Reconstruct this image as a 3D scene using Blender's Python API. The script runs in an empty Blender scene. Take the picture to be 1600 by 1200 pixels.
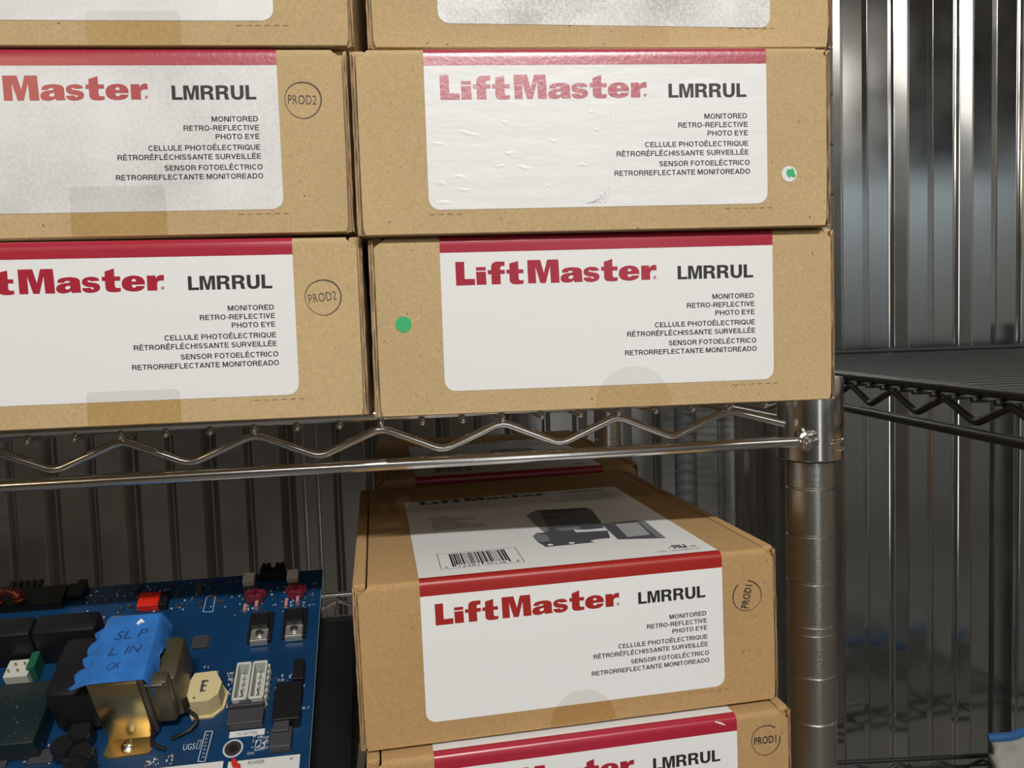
import bpy, bmesh, math, random
from mathutils import Vector, Matrix
from mathutils import noise as mn
random.seed(7)
S = 0.001                      # everything below is laid out in millimetres
sc = bpy.context.scene
C = sc.collection

# ------------------------------------------------------------------ camera, light, exposure
cam_d = bpy.data.cameras.new('camera'); cam = bpy.data.objects.new('camera', cam_d); C.objects.link(cam)
cam_d.sensor_fit = 'HORIZONTAL'; cam_d.sensor_width = 36.0
cam_d.lens = 1225.2 / 1600 * 36.0
cam_d.clip_start = 0.01; cam_d.clip_end = 60
R3 = ((0.98781085, -0.15225212, -0.03238849), (0.04154363, 0.05733947, 0.99749001), (0.15001283, 0.98667699, -0.06296565))
cam.matrix_world = Matrix(((R3[0][0], R3[1][0], -R3[2][0], 0), (R3[0][1], R3[1][1], -R3[2][1], 0), (R3[0][2], R3[1][2], -R3[2][2], 0), (0, 0, 0, 1)))
sc.camera = cam
sc.view_settings.view_transform = 'Standard'; sc.view_settings.look = 'None'
sc.view_settings.exposure = 0.0; sc.view_settings.gamma = 1.0; sc.view_settings.use_curve_mapping = False
world = bpy.data.worlds.new('world'); sc.world = world; world.use_nodes = True
bg = world.node_tree.nodes['Background']; bg.inputs[0].default_value = (1.0, 0.97, 0.93, 1); bg.inputs[1].default_value = 0.02

def area(name, loc, target, sx, sy, power, col, roll=0.0, spread=math.pi):
    l = bpy.data.lights.new(name, 'AREA'); l.shape = 'RECTANGLE'; l.size = sx * S; l.size_y = sy * S
    l.energy = power; l.color = col; l.spread = spread
    o = bpy.data.objects.new(name, l); C.objects.link(o)
    d = (Vector(target) - Vector(loc)).normalized()
    q = d.to_track_quat('-Z', 'Y')
    o.matrix_world = Matrix.Translation(Vector(loc) * S) @ q.to_matrix().to_4x4() @ Matrix.Rotation(roll, 4, 'Z')
    return o
area('ceiling_tube_light', (120, -1400, 1300), (100, 340, 0), 600, 36, 40.5, (1.0, 0.988, 0.96))
area('daylight_gap', (560, -2600, -50), (560, 0, -50), 280, 2300, 4.5, (0.97, 0.98, 1.0))
area('rib_reflection_light', (1850, -2000, 1390), (1850, 1015, 1390), 1250, 600, 7, (1.0, 0.91, 0.80), roll=-0.466)  # added tilted panel, mirrored as the bright tops of the wall ribs
area('door_wash_light', (2900, -2200, 1150), (2800, -2590, 500), 2600, 120, 12, (0.88, 0.96, 1.0))  # unseen lamp added to brighten the door that the right wall mirrors
area('front_wash_light', (-900, -2000, 1500), (-900, -2590, 300), 2600, 120, 3, (1.0, 0.95, 0.88))  # added fill on the wall behind the camera, for reflections in the chrome
area('plywood_wash_light', (3500, -600, 1700), (4400, -200, 0), 2000, 120, 16, (1.0, 0.92, 0.80))  # added to light the far side wall for post and rib reflections
area('logo_glare_light', (-1230, -1500, 740), (-130, 340, 90), 400, 140, 2.6, (1.0, 0.72, 0.42))  # unseen warm source placed for the orange glare on the left logo
area('print_sheen_light', (-150, -1500, 745), (40, 330, 110), 500, 90, 1.9, (1.0, 0.97, 0.94))  # added white panel that gives the middle box's red print its sheen

# ------------------------------------------------------------------ materials
def lin(c):
    return tuple(((v / 255) / 12.92 if v / 255 <= 0.04045 else ((v / 255 + 0.055) / 1.055) ** 2.4) for v in c)
MATS = {}
def mat(name, col, rough=0.6, metal=0.0, noise=None, bump=None, coat=0.0, spec=0.5, srgb=False, alpha=1.0, emit=None):
    """noise=(scale, amount, stretch) albedo mottling; bump=(scale, strength, distance_mm)"""
    if name in MATS: return MATS[name]
    if srgb: col = lin(col)
    m = bpy.data.materials.new(name); m.use_nodes = True; nt = m.node_tree; N = nt.nodes; L = nt.links
    b = N['Principled BSDF']; b.inputs['Roughness'].default_value = rough; b.inputs['Metallic'].default_value = metal
    b.inputs['Base Color'].default_value = (*col, 1); b.inputs['Coat Weight'].default_value = coat; b.inputs['Coat Roughness'].default_value = 0.25
    b.inputs['Specular IOR Level'].default_value = spec; b.inputs['Alpha'].default_value = alpha
    tc = N.new('ShaderNodeTexCoord')
    if noise:
        mp = N.new('ShaderNodeMapping'); mp.inputs['Scale'].default_value = noise[2] if len(noise) > 2 else (1, 1, 1)
        L.new(tc.outputs['Object'], mp.inputs[0])
        n = N.new('ShaderNodeTexNoise'); n.inputs['Scale'].default_value = noise[0]; n.inputs['Detail'].default_value = 6
        L.new(mp.outputs[0], n.inputs['Vector'])
        mx = N.new('ShaderNodeMix'); mx.data_type = 'RGBA'
        a = noise[1]
        mx.inputs[6].default_value = (*[max(0, c * (1 - a)) for c in col], 1); mx.inputs[7].default_value = (*[min(1, c * (1 + a)) for c in col], 1)
        r = N.new('ShaderNodeMapRange'); r.inputs[1].default_value = 0.3; r.inputs[2].default_value = 0.7
        L.new(n.outputs[0], r.inputs[0]); L.new(r.outputs[0], mx.inputs[0]); L.new(mx.outputs[2], b.inputs['Base Color'])
    if bump:
        n2 = N.new('ShaderNodeTexNoise'); n2.inputs['Scale'].default_value = bump[0]; n2.inputs['Detail'].default_value = 5
        L.new(tc.outputs['Object'], n2.inputs['Vector'])
        bp = N.new('ShaderNodeBump'); bp.inputs['Strength'].default_value = bump[1]; bp.inputs['Distance'].default_value = bump[2] * S
        L.new(n2.outputs[0], bp.inputs['Height']); L.new(bp.outputs[0], b.inputs['Normal'])
    MATS[name] = m; return m

def cardboard(name, col, fleck=(0.14, 0.08, 0.03)):
    if name in MATS: return MATS[name]
    m = mat(name, col, 0.86, spec=0.25); nt = m.node_tree; N = nt.nodes; L = nt.links; b = N['Principled BSDF']
    tc = [n for n in N if n.type == 'TEX_COORD'][0]; oi = N.new('ShaderNodeObjectInfo')
    ad = N.new('ShaderNodeVectorMath'); ad.operation = 'ADD'; L.new(tc.outputs['Object'], ad.inputs[0]); L.new(oi.outputs['Random'], ad.inputs[1])
    def nz(scale, det, rough=0.6, dist=0.0):
        n = N.new('ShaderNodeTexNoise'); n.inputs['Scale'].default_value = scale; n.inputs['Detail'].default_value = det
        n.inputs['Roughness'].default_value = rough; n.inputs['Distortion'].default_value = dist; L.new(ad.outputs[0], n.inputs['Vector']); return n
    fine = nz(900, 4, 0.75, 1.2); big = nz(9, 3); spk = nz(420, 2)
    r1 = N.new('ShaderNodeMapRange'); r1.inputs[1].default_value = .3; r1.inputs[2].default_value = .7; r1.inputs[3].default_value = .80; r1.inputs[4].default_value = 1.16; L.new(fine.outputs[0], r1.inputs[0])
    r2 = N.new('ShaderNodeMapRange'); r2.inputs[1].default_value = .3; r2.inputs[2].default_value = .7; r2.inputs[3].default_value = .93; r2.inputs[4].default_value = 1.05; L.new(big.outputs[0], r2.inputs[0])
    mu = N.new('ShaderNodeMath'); mu.operation = 'MULTIPLY'; L.new(r1.outputs[0], mu.inputs[0]); L.new(r2.outputs[0], mu.inputs[1])
    vm = N.new('ShaderNodeVectorMath'); vm.operation = 'SCALE'; vm.inputs[0].default_value = col; L.new(mu.outputs[0], vm.inputs['Scale'])
    r3 = N.new('ShaderNodeMapRange'); r3.inputs[1].default_value = .715; r3.inputs[2].default_value = .77; L.new(spk.outputs[0], r3.inputs[0])
    mx = N.new('ShaderNodeMix'); mx.data_type = 'RGBA'; mx.inputs[7].default_value = (*fleck, 1); L.new(vm.outputs[0], mx.inputs[6]); L.new(r3.outputs[0], mx.inputs[0])
    L.new(mx.outputs[2], b.inputs['Base Color'])
    bp = N.new('ShaderNodeBump'); bp.inputs['Strength'].default_value = .35; bp.inputs['Distance'].default_value = .12 * S; L.new(fine.outputs[0], bp.inputs['Height'])
    b2 = N.new('ShaderNodeBump'); b2.inputs['Strength'].default_value = .5; b2.inputs['Distance'].default_value = 1.2 * S
    n3 = nz(28, 2); L.new(n3.outputs[0], b2.inputs['Height']); L.new(bp.outputs[0], b2.inputs['Normal']); L.new(b2.outputs[0], b.inputs['Normal'])
    return m

def paper(name, col, dirt=0.0, wrinkle=0.2, rough=0.42):
    """printed sticker paper: dirt = sooty speckle, wrinkle = creases pressed into it"""
    if name in MATS: return MATS[name]
    m = mat(name, col, rough, spec=0.5); nt = m.node_tree; N = nt.nodes; L = nt.links; b = N['Principled BSDF']
    tc = [n for n in N if n.type == 'TEX_COORD'][0]
    if dirt:
        n = N.new('ShaderNodeTexNoise'); n.inputs['Scale'].default_value = 700; n.inputs['Detail'].default_value = 5; n.inputs['Roughness'].default_value = .8; L.new(tc.outputs['Object'], n.inputs['Vector'])
        n1 = N.new('ShaderNodeTexNoise'); n1.inputs['Scale'].default_value = 26; n1.inputs['Detail'].default_value = 4; L.new(tc.outputs['Object'], n1.inputs['Vector'])
        a = N.new('ShaderNodeMath'); a.operation = 'MULTIPLY'; L.new(n.outputs[0], a.inputs[0]); L.new(n1.outputs[0], a.inputs[1])
        r = N.new('ShaderNodeMapRange'); r.inputs[1].default_value = .16; r.inputs[2].default_value = .38; r.inputs[3].default_value = 0; r.inputs[4].default_value = dirt; L.new(a.outputs[0], r.inputs[0])
        mx = N.new('ShaderNodeMix'); mx.data_type = 'RGBA'; mx.inputs[6].default_value = (*col, 1); mx.inputs[7].default_value = (.25, .24, .22, 1)
        L.new(r.outputs[0], mx.inputs[0]); L.new(mx.outputs[2], b.inputs['Base Color'])
    mp = N.new('ShaderNodeMapping'); mp.inputs['Scale'].default_value = (.35, 1, 1); L.new(tc.outputs['Object'], mp.inputs[0])
    w = N.new('ShaderNodeTexNoise'); w.inputs['Scale'].default_value = 120; w.inputs['Detail'].default_value = 3; L.new(mp.outputs[0], w.inputs['Vector'])
    bp = N.new('ShaderNodeBump'); bp.inputs['Strength'].default_value = wrinkle; bp.inputs['Distance'].default_value = .5 * S
    L.new(w.outputs[0], bp.inputs['Height']); L.new(bp.outputs[0], b.inputs['Normal'])
    return m

def sheet_metal(name, col, rough):
    if name in MATS: return MATS[name]
    m = mat(name, col, rough, 1.0); nt = m.node_tree; N = nt.nodes; L = nt.links; b = N['Principled BSDF']
    tc = [n for n in N if n.type == 'TEX_COORD'][0]
    n = N.new('ShaderNodeTexNoise'); n.inputs['Scale'].default_value = 14; n.inputs['Detail'].default_value = 7; L.new(tc.outputs['Object'], n.inputs['Vector'])
    r = N.new('ShaderNodeMapRange'); r.inputs[1].default_value = .3; r.inputs[2].default_value = .7; r.inputs[3].default_value = rough * .8; r.inputs[4].default_value = rough * 1.25
    L.new(n.outputs[0], r.inputs[0]); L.new(r.outputs[0], b.inputs['Roughness'])
    n2 = N.new('ShaderNodeTexNoise'); n2.inputs['Scale'].default_value = 380; n2.inputs['Detail'].default_value = 4; L.new(tc.outputs['Object'], n2.inputs['Vector'])
    mx = N.new('ShaderNodeMix'); mx.data_type = 'RGBA'; mx.inputs[6].default_value = (*[c * .9 for c in col], 1); mx.inputs[7].default_value = (*[min(1, c * 1.08) for c in col], 1)
    L.new(n2.outputs[0], mx.inputs[0]); L.new(mx.outputs[2], b.inputs['Base Color'])
    return m

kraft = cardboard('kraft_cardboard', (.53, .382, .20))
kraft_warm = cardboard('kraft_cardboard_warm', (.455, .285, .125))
kraft_edge = mat('kraft_edge', (.27, .17, .09), .9, noise=(600, .5, (1, 1, .05)))
chrome = mat('bright_chrome', (.80, .79, .76), .20, 1.0, bump=(240, .08, .4))
chrome_dull = mat('post_chrome', (.66, .63, .58), .30, 1.0, bump=(700, .5, .3))
black_epoxy = mat('black_wire_coating', (.030, .033, .033), .38, bump=(500, .1, .1), coat=.25)
galv = sheet_metal('galvanised_sheet', (.54, .56, .565), .145)
ink_black = mat('black_ink', (.018, .017, .018), .5)
ink_grey = mat('grey_ink', (.075, .08, .09), .45)
ink_mid = mat('mid_grey_ink', (.19, .20, .22), .45)
ink_light = mat('light_grey_ink', (.36, .37, .38), .45)
ink_dark = mat('dark_grey_ink', (.028, .030, .036), .45)
stamp_ink = mat('stamp_ink', (.10, .075, .06), .8, noise=(300, .5))
stamp_ink_dark = mat('dark_stamp_ink', (.035, .025, .03), .8)
green_dot = mat('green_sticker', (.035, .42, .15), .5)
floor_m = mat('concrete_floor', (.17, .155, .14), .7, noise=(3, .25))

# ------------------------------------------------------------------ mesh helpers (mm)
def mesh_obj(name, verts, faces, m, parent=None, smooth=False, mats=None, fm=None):
    me = bpy.data.meshes.new(name); me.from_pydata([(x * S, y * S, z * S) for x, y, z in verts], [], faces)
    if mats:
        for k in mats: me.materials.append(k)
        for f, i in zip(me.polygons, fm): f.material_index = i
    elif m: me.materials.append(m)
    if smooth:
        for f in me.polygons: f.use_smooth = True
        me.set_sharp_from_angle(angle=math.radians(40))
    me.validate()
    o = bpy.data.objects.new(name, me); C.objects.link(o); o.parent = parent
    return o
def inst(name, me, parent, loc=(0, 0, 0), rot=None):
    o = bpy.data.objects.new(name, me); C.objects.link(o); o.parent = parent; o.location = Vector(loc) * S
    if rot: o.rotation_euler = rot
    return o
def thing(name, label, cat, loc=(0, 0, 0), rot=(0, 0, 0), group=None):
    o = bpy.data.objects.new(name, None); C.objects.link(o); o.empty_display_size = .01
    o.location = Vector(loc) * S; o.rotation_euler = rot; o['label'] = label; o['category'] = cat
    if group: o['group'] = group
    return o
class MB:
    def __init__(s): s.v = []; s.f = []; s.m = []
    def add(s, v, f, mi=0):
        b = len(s.v); s.v += [tuple(p) for p in v]; s.f += [[b + i for i in q] for q in f]; s.m += [mi] * len(f)
    def box(s, x0, x1, y0, y1, z0, z1, mi=0, c=0):
        if c:
            c = min(c, (x1 - x0) / 2.01, (y1 - y0) / 2.01, (z1 - z0) / 2.01)
            bm = bmesh.new(); bmesh.ops.create_cube(bm, size=1)
            for v in bm.verts: v.co = Vector(((x0 + x1) / 2 + v.co.x * (x1 - x0), (y0 + y1) / 2 + v.co.y * (y1 - y0), (z0 + z1) / 2 + v.co.z * (z1 - z0)))
            bmesh.ops.bevel(bm, geom=bm.edges[:], offset=c, segments=2, affect='EDGES', profile=.5)
            bm.verts.ensure_lookup_table(); s.add([v.co[:] for v in bm.verts], [[v.index for v in f.verts] for f in bm.faces], mi); bm.free(); return
        s.add([(x0, y0, z0), (x1, y0, z0), (x1, y1, z0), (x0, y1, z0), (x0, y0, z1), (x1, y0, z1), (x1, y1, z1), (x0, y1, z1)],
              [(0, 3, 2, 1), (4, 5, 6, 7), (0, 1, 5, 4), (1, 2, 6, 5), (2, 3, 7, 6), (3, 0, 4, 7)], mi)
    def tube(s, pts, r, n=10, mi=0, cap=True):
        pts = [Vector(p) for p in pts]; rings = []; prev = None
        for i, p in enumerate(pts):
            t = (pts[min(i + 1, len(pts) - 1)] - pts[max(i - 1, 0)]).normalized()
            if prev is None:
                a = Vector((0, 0, 1)) if abs(t.z) < .9 else Vector((1, 0, 0)); u = t.cross(a).normalized()
            else: u = (prev - t * prev.dot(t)).normalized()
            prev = u; w = t.cross(u); rr = r[i] if isinstance(r, (list, tuple)) else r
            rings.append([p + (u * math.cos(2 * math.pi * k / n) + w * math.sin(2 * math.pi * k / n)) * rr for k in range(n)])
        v = [q for R in rings for q in R]; f = []
        for i in range(len(rings) - 1):
            for k in range(n): f.append((i * n + k, i * n + (k + 1) % n, (i + 1) * n + (k + 1) % n, (i + 1) * n + k))
        if cap: f.append(tuple(range(n))[::-1]); f.append(tuple((len(rings) - 1) * n + k for k in range(n)))
        s.add(v, f, mi)
    def lathe(s, prof, cx=0, cy=0, n=48, mi=0):          # prof [(r, z)] about a vertical axis
        v = []; f = []
        for r, z in prof: v += [(cx + r * math.cos(2 * math.pi * k / n), cy + r * math.sin(2 * math.pi * k / n), z) for k in range(n)]
        for i in range(len(prof) - 1):
            for k in range(n): f.append((i * n + k, i * n + (k + 1) % n, (i + 1) * n + (k + 1) % n, (i + 1) * n + k))
        f.append(tuple(range(n))[::-1]); f.append(tuple((len(prof) - 1) * n + k for k in range(n)))
        s.add(v, f, mi)
    def prism(s, poly, z0, z1, mi=0):                    # poly [(x, y)] convex or simple
        n = len(poly); s.add([(x, y, z0) for x, y in poly] + [(x, y, z1) for x, y in poly],
              [tuple(range(n))[::-1], tuple(range(n, 2 * n))] + [(i, (i + 1) % n, n + (i + 1) % n, n + i) for i in range(n)], mi)
    def build(s, name, m, parent=None, smooth=False):
        return mesh_obj(name, s.v, s.f, None if isinstance(m, list) else m, parent, smooth, m if isinstance(m, list) else None, s.m)

# flat lettering: polygons (with holes) filled into (x, y) triangles
def fill(polys):
    bm = bmesh.new()
    for pl in polys:
        vs = [bm.verts.new((x, y, 0)) for x, y in pl]
        for i in range(len(vs)): bm.edges.new((vs[i], vs[(i + 1) % len(vs)]))
    bmesh.ops.triangle_fill(bm, use_beauty=True, use_dissolve=False, edges=bm.edges[:])
    bm.verts.ensure_lookup_table(); bm.verts.index_update()
    v = [(q.co.x, q.co.y) for q in bm.verts]; f = [[q.index for q in t.verts] for t in bm.faces]; bm.free()
    return v, f
TX = {}
def text2d(body, bold=0.0, spacing=1.0):
    """glyph outlines of the built-in font as (verts, faces) in unit box: x 0..1, baseline 0, capital height 1"""
    k = (body, bold, spacing)
    if k in TX: return TX[k]
    cu = bpy.data.curves.new('t', 'FONT'); cu.body = body; cu.size = 1; cu.resolution_u = 3; cu.offset = bold; cu.space_character = spacing
    ob = bpy.data.objects.new('t', cu); C.objects.link(ob); dg = bpy.context.evaluated_depsgraph_get()
    me = bpy.data.meshes.new_from_object(ob.evaluated_get(dg))
    v = [(q.co.x, q.co.y) for q in me.vertices]; f = [list(p.vertices) for p in me.polygons]
    bpy.data.objects.remove(ob); bpy.data.curves.remove(cu); bpy.data.meshes.remove(me)
    x0 = min(a for a, _ in v); x1 = max(a for a, _ in v)
    h = CAPH + bold * 2
    v = [((a - x0) / (x1 - x0), (b + bold) / h) for a, b in v]
    TX[k] = (v, f); return TX[k]
cu = bpy.data.curves.new('t', 'FONT'); cu.body = 'H'; ob = bpy.data.objects.new('t', cu); C.objects.link(ob)
me = bpy.data.meshes.new_from_object(ob.evaluated_get(bpy.context.evaluated_depsgraph_get())); CAPH = max(q.co.y for q in me.vertices)
bpy.data.objects.remove(ob); bpy.data.curves.remove(cu); bpy.data.meshes.remove(me)

# heavy extended logotype, drawn glyph by glyph (x right, y down)
LOGO = [
 [[(192,121),(248,121),(248,232),(313,232),(313,272),(193,272)]],
 [[(321,158),(383,158),(383,180),(321,180)]], [[(321,188),(383,188),(385,271),(323,271)]],
 [[(418,271),(417,205),(395,205),(395,179),(417,179),(417,158),(422,140),(434,130),(452,125),(503,126),(503,154),(486,154),(477,159),(475,168),(475,179),(503,179),(503,205),(475,205),(476,271)]],
 [[(533,139),(590,125),(590,179),(621,179),(621,204),(590,204),(590,236),(594,246),(604,249),(621,248),(621,270),(598,274),(570,274),(548,270),(536,260),(532,245),(532,204),(513,204),(513,179),(533,179)]],
 [[(650,271),(648,121),(731,121),(752,206),(775,121),(847,121),(852,271),(796,271),(792,165),(763,271),(728,271),(699,165),(701,271)]],
 [[(1003,269),(949,271),(943,260),(925,269),(899,273),(874,269),(860,257),(858,240),(866,224),(886,214),(915,210),(935,208),(939,202),(933,197),(920,196),(910,199),(906,207),(867,207),(871,190),(886,180),(910,175),(940,173),(970,176),(989,184),(997,198),(998,255)], [(939,225),(920,228),(910,234),(910,243),(920,249),(934,246),(940,238)]],
 [[(1108,199),(1059,202),(1053,196),(1041,196),(1040,203),(1052,208),(1080,212),(1102,220),(1111,236),(1107,253),(1094,265),(1070,272),(1045,273),(1022,268),(1009,257),(1005,243),(1054,241),(1060,250),(1070,251),(1075,245),(1066,239),(1040,236),(1018,228),(1007,214),(1008,196),(1020,183),(1044,175),(1070,174),(1092,179),(1104,188)]],
 [[(1140,144),(1195,126),(1195,176),(1228,176),(1228,202),(1195,202),(1195,234),(1199,244),(1209,247),(1228,246),(1228,268),(1205,272),(1178,272),(1155,268),(1143,257),(1140,243),(1140,202),(1122,202),(1122,176),(1140,176)]],
 [[(1370,229),(1291,229),(1294,241),(1303,248),(1313,246),(1320,238),(1369,238),(1361,254),(1342,265),(1315,271),(1285,270),(1258,263),(1240,248),(1234,226),(1238,203),(1252,186),(1275,176),(1305,172),(1335,176),(1357,188),(1368,206)], [(1292,209),(1319,209),(1316,197),(1307,191),(1297,196)]],
 [[(1382,268),(1382,175),(1433,175),(1435,192),(1445,179),(1460,173),(1482,172),(1482,208),(1460,207),(1446,211),(1440,224),(1440,268)]],
]
RING = [[(1471 + 10 * math.cos(a * math.pi / 8), 254 + 10 * math.sin(a * math.pi / 8)) for a in range(16)], [(1471 + 7.5 * math.cos(a * math.pi / 8), 254 + 7.5 * math.sin(a * math.pi / 8)) for a in range(16)]]
DOT = [[(1467, 249), (1474, 249), (1475, 254), (1472, 256), (1476, 260), (1472, 260), (1469, 256), (1469, 260), (1467, 260)]]
LOGOF = None
def logo2d():
    global LOGOF
    if LOGOF is None:
        V = []; F = []
        for g in LOGO + [RING, DOT]:
            v, f = fill(g); b = len(V); V += v; F += [[b + i for i in t] for t in f]
        LOGOF = ([((x - 192) / (1482 - 192), (272 - y) / (272 - 121)) for x, y in V], F)
    return LOGOF
# bold upright model number
GL = {'L': (.60, [[(0,0),(0,1),(.21,1),(.21,.18),(.60,.18),(.60,0)]]),
 'M': (.86, [[(0,0),(0,1),(.29,1),(.43,.34),(.57,1),(.86,1),(.86,0),(.67,0),(.67,.78),(.52,0),(.34,0),(.19,.78),(.19,0)]]),
 'R': (.74, [[(0,0),(0,1),(.45,1),(.60,.96),(.69,.86),(.71,.72),(.67,.58),(.56,.49),(.64,.44),(.68,.34),(.69,.14),(.74,.03),(.74,0),(.51,0),(.48,.12),(.47,.30),(.42,.38),(.21,.39),(.21,0)], [(.21,.56),(.38,.56),(.47,.61),(.50,.69),(.47,.78),(.39,.82),(.21,.82)]]),
 'U': (.72, [[(0,1),(.21,1),(.21,.36),(.24,.22),(.36,.16),(.48,.22),(.51,.36),(.51,1),(.72,1),(.72,.34),(.67,.14),(.55,.02),(.36,-.03),(.17,.02),(.05,.14),(0,.34)]])}
MODF = None
def model2d():
    global MODF
    if MODF is None:
        V = []; F = []; x = 0
        for ch in 'LMRRUL':
            w, g = GL[ch]; v, f = fill(g); b = len(V); V += [(a + x, c) for a, c in v]; F += [[b + i for i in t] for t in f]; x += w + (.045 if ch in 'L' else .10)
        mxx = max(a for a, _ in V); MODF = ([(a / mxx, c) for a, c in V], F)
    return MODF

def arc(cx, cy, rx, ry, a0, a1, n=14):
    return [(cx + rx * math.cos(math.radians(a0 + (a1 - a0) * i / n)), cy + ry * math.sin(math.radians(a0 + (a1 - a0) * i / n))) for i in range(n + 1)]
SW = .165; h_ = SW / 2
SF = {'M': (.86, [[(h_,0),(h_,1)], [(.86-h_,0),(.86-h_,1)], [(.13,1),(.43,.06)], [(.73,1),(.43,.06)]]), 'O': (.80, [arc(.40,.5,.32,.43,0,360,26)]), 'N': (.74, [[(h_,0),(h_,1)], [(.74-h_,0),(.74-h_,1)], [(.12,.98),(.62,.02)]]),
 'I': (.17, [[(h_,0),(h_,1)]]), 'T': (.64, [[(.32,0),(.32,1)], [(0,1-h_),(.64,1-h_)]]), 'E': (.64, [[(h_,0),(h_,1)], [(0,1-h_),(.62,1-h_)], [(0,.52),(.58,.52)], [(0,h_),(.64,h_)]]),
 'F': (.60, [[(h_,0),(h_,1)], [(0,1-h_),(.60,1-h_)], [(0,.50),(.53,.50)]]), 'L': (.58, [[(h_,0),(h_,1)], [(0,h_),(.58,h_)]]), 'H': (.74, [[(h_,0),(h_,1)], [(.74-h_,0),(.74-h_,1)], [(0,.52),(.74,.52)]]),
 'D': (.74, [[(h_,0),(h_,1)], [(0,1-h_),(.34,1-h_)] + arc(.34,.5,.32,.415,88,-88) + [(0,h_)]]), 'P': (.68, [[(h_,0),(h_,1)], [(0,1-h_),(.40,1-h_)] + arc(.40,.69,.20,.225,88,-88,9) + [(0,.465)]]),
 'R': (.72, [[(h_,0),(h_,1)], [(0,1-h_),(.42,1-h_)] + arc(.42,.70,.20,.215,88,-88,9) + [(0,.485)], [(.42,.47),(.57,.38),(.60,.12),(.66,0)]]),
 'C': (.75, [arc(.40,.5,.32,.43,42,318,22)]), 'U': (.72, [[(h_,1),(h_,.40)] + arc(.36,.36,.277,.29,180,360,12) + [(.72-h_,.40),(.72-h_,1)]]), 'V': (.70, [[(.07,1),(.35,.04)], [(.63,1),(.35,.04)]]), 'Y': (.70, [[(.07,1),(.35,.42)], [(.63,1),(.35,.42)], [(.35,0),(.35,.45)]]),
 'A': (.76, [[(.06,0),(.38,.97)], [(.70,0),(.38,.97)], [(.16,.27),(.60,.27)]]), 'Q': (.80, [arc(.40,.5,.32,.43,0,360,26), [(.46,.28),(.74,-.02)]]), '-': (.34, [[(.02,.37),(.32,.37)]]), ' ': (.20, []),
 'S': (.68, [arc(.34,.715,.24,.205,20,270,14) + arc(.34,.295,.255,.215,90,-160,14)])}
SF['É'] = (SF['E'][0], SF['E'][1] + [[(.25, 1.08), (.43, 1.26)]])
def strokes2d(body):
    V = []; F = []; x = 0
    for ch in body:
        w, ls = SF[ch]
        for l in ls:
            n = len(l); k = len(V)
            for i, (a, b) in enumerate(l):
                p = Vector(l[max(i - 1, 0)]); q = Vector(l[min(i + 1, n - 1)])
                if n > 3 and l[0] == l[-1] or (n > 20 and (Vector(l[0]) - Vector(l[-1])).length < .02):
                    p = Vector(l[i - 1] if i else l[-2]); q = Vector(l[(i + 1) % n] if i < n - 1 else l[1])
                d = (q - p).normalized(); V += [(x + a - d.y * h_, b + d.x * h_), (x + a + d.y * h_, b - d.x * h_)]
            F += [[k + 2 * i, k + 2 * i + 1, k + 2 * i + 3, k + 2 * i + 2] for i in range(n - 1)]
        x += w + .115
    x -= .115
    return [(a / x, b) for a, b in V], F

# ------------------------------------------------------------------ cardboard box
W, H, D = 194.0, 74.1, 222.0
LX0, LX1, LB, BAND, LD = 26.8, 168.2, 64.2, 6.9, 168.0
RF = 2.6                                     # radius of the fold along the front top edge
ARC = RF * math.pi / 2
def wrap(u, s, off):
    """surface of the lid, s = distance along it: 0 at the fold top, positive down the front, negative back over the top"""
    if s < 0: return (u, RF - s, H + off)
    if s < ARC:
        a = s / RF; return (u, RF - (RF + off) * math.sin(a), H - RF + (RF + off) * math.cos(a))
    return (u, -off, H - RF - (s - ARC))
def s_of_v(v): return v - RF + ARC if v >= RF else (ARC * v / RF)
def strip(rows, off, thick=0.0):
    """rows [(s, u0, u1)] -> verts, faces (open sheet, or closed slab when thick)"""
    v = []; f = []
    for s, a, b in rows:
        for t in (0, .25, .5, .75, 1): v.append(wrap(a + (b - a) * t, s, off))
    n = len(rows)
    for i in range(n - 1):
        for k in range(4): f.append((i * 5 + k, (i + 1) * 5 + k, (i + 1) * 5 + k + 1, i * 5 + k + 1))
    if thick:
        m = len(v)
        for s, a, b in rows:
            for t in (0, .25, .5, .75, 1): v.append(wrap(a + (b - a) * t, s, off - thick))
        for i in range(n - 1):
            for k in range(4): f.append((m + i * 5 + k, m + i * 5 + k + 1, m + (i + 1) * 5 + k + 1, m + (i + 1) * 5 + k))
            f.append((i * 5, m + i * 5, m + (i + 1) * 5, (i + 1) * 5)); f.append((i * 5 + 4, (i + 1) * 5 + 4, m + (i + 1) * 5 + 4, m + i * 5 + 4))
        for k in range(4):
            f.append((k, k + 1, m + k + 1, m + k)); e = (n - 1) * 5; f.append((e + k, m + e + k, m + e + k + 1, e + k + 1))
    return v, f
MESH = {}
def shared(key, make):
    """make() -> object the first time; later calls reuse its mesh"""
    if key in MESH: return None
    MESH[key] = True; return True
def part(name, key, maker, parent, m):
    """maker() -> (verts, faces, smooth) in mm"""
    k = (key, m.name if m else None)
    if k in MESH:
        return inst(name, MESH[k], parent)
    v, f, sm = maker(); o = mesh_obj(name, v, f, m, parent, sm); MESH[k] = o.data; return o
def on_front(v2, x0, x1, vb, cap, off, skew=0.0):
    return [(x0 + a * (x1 - x0), -off, H - (vb + skew * a) + b * cap) for a, b in v2]
def on_top(v2, x0, x1, d0, cap, off):
    return [(x0 + a * (x1 - x0), d0 + b * cap, H + off) for a, b in v2]
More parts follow.
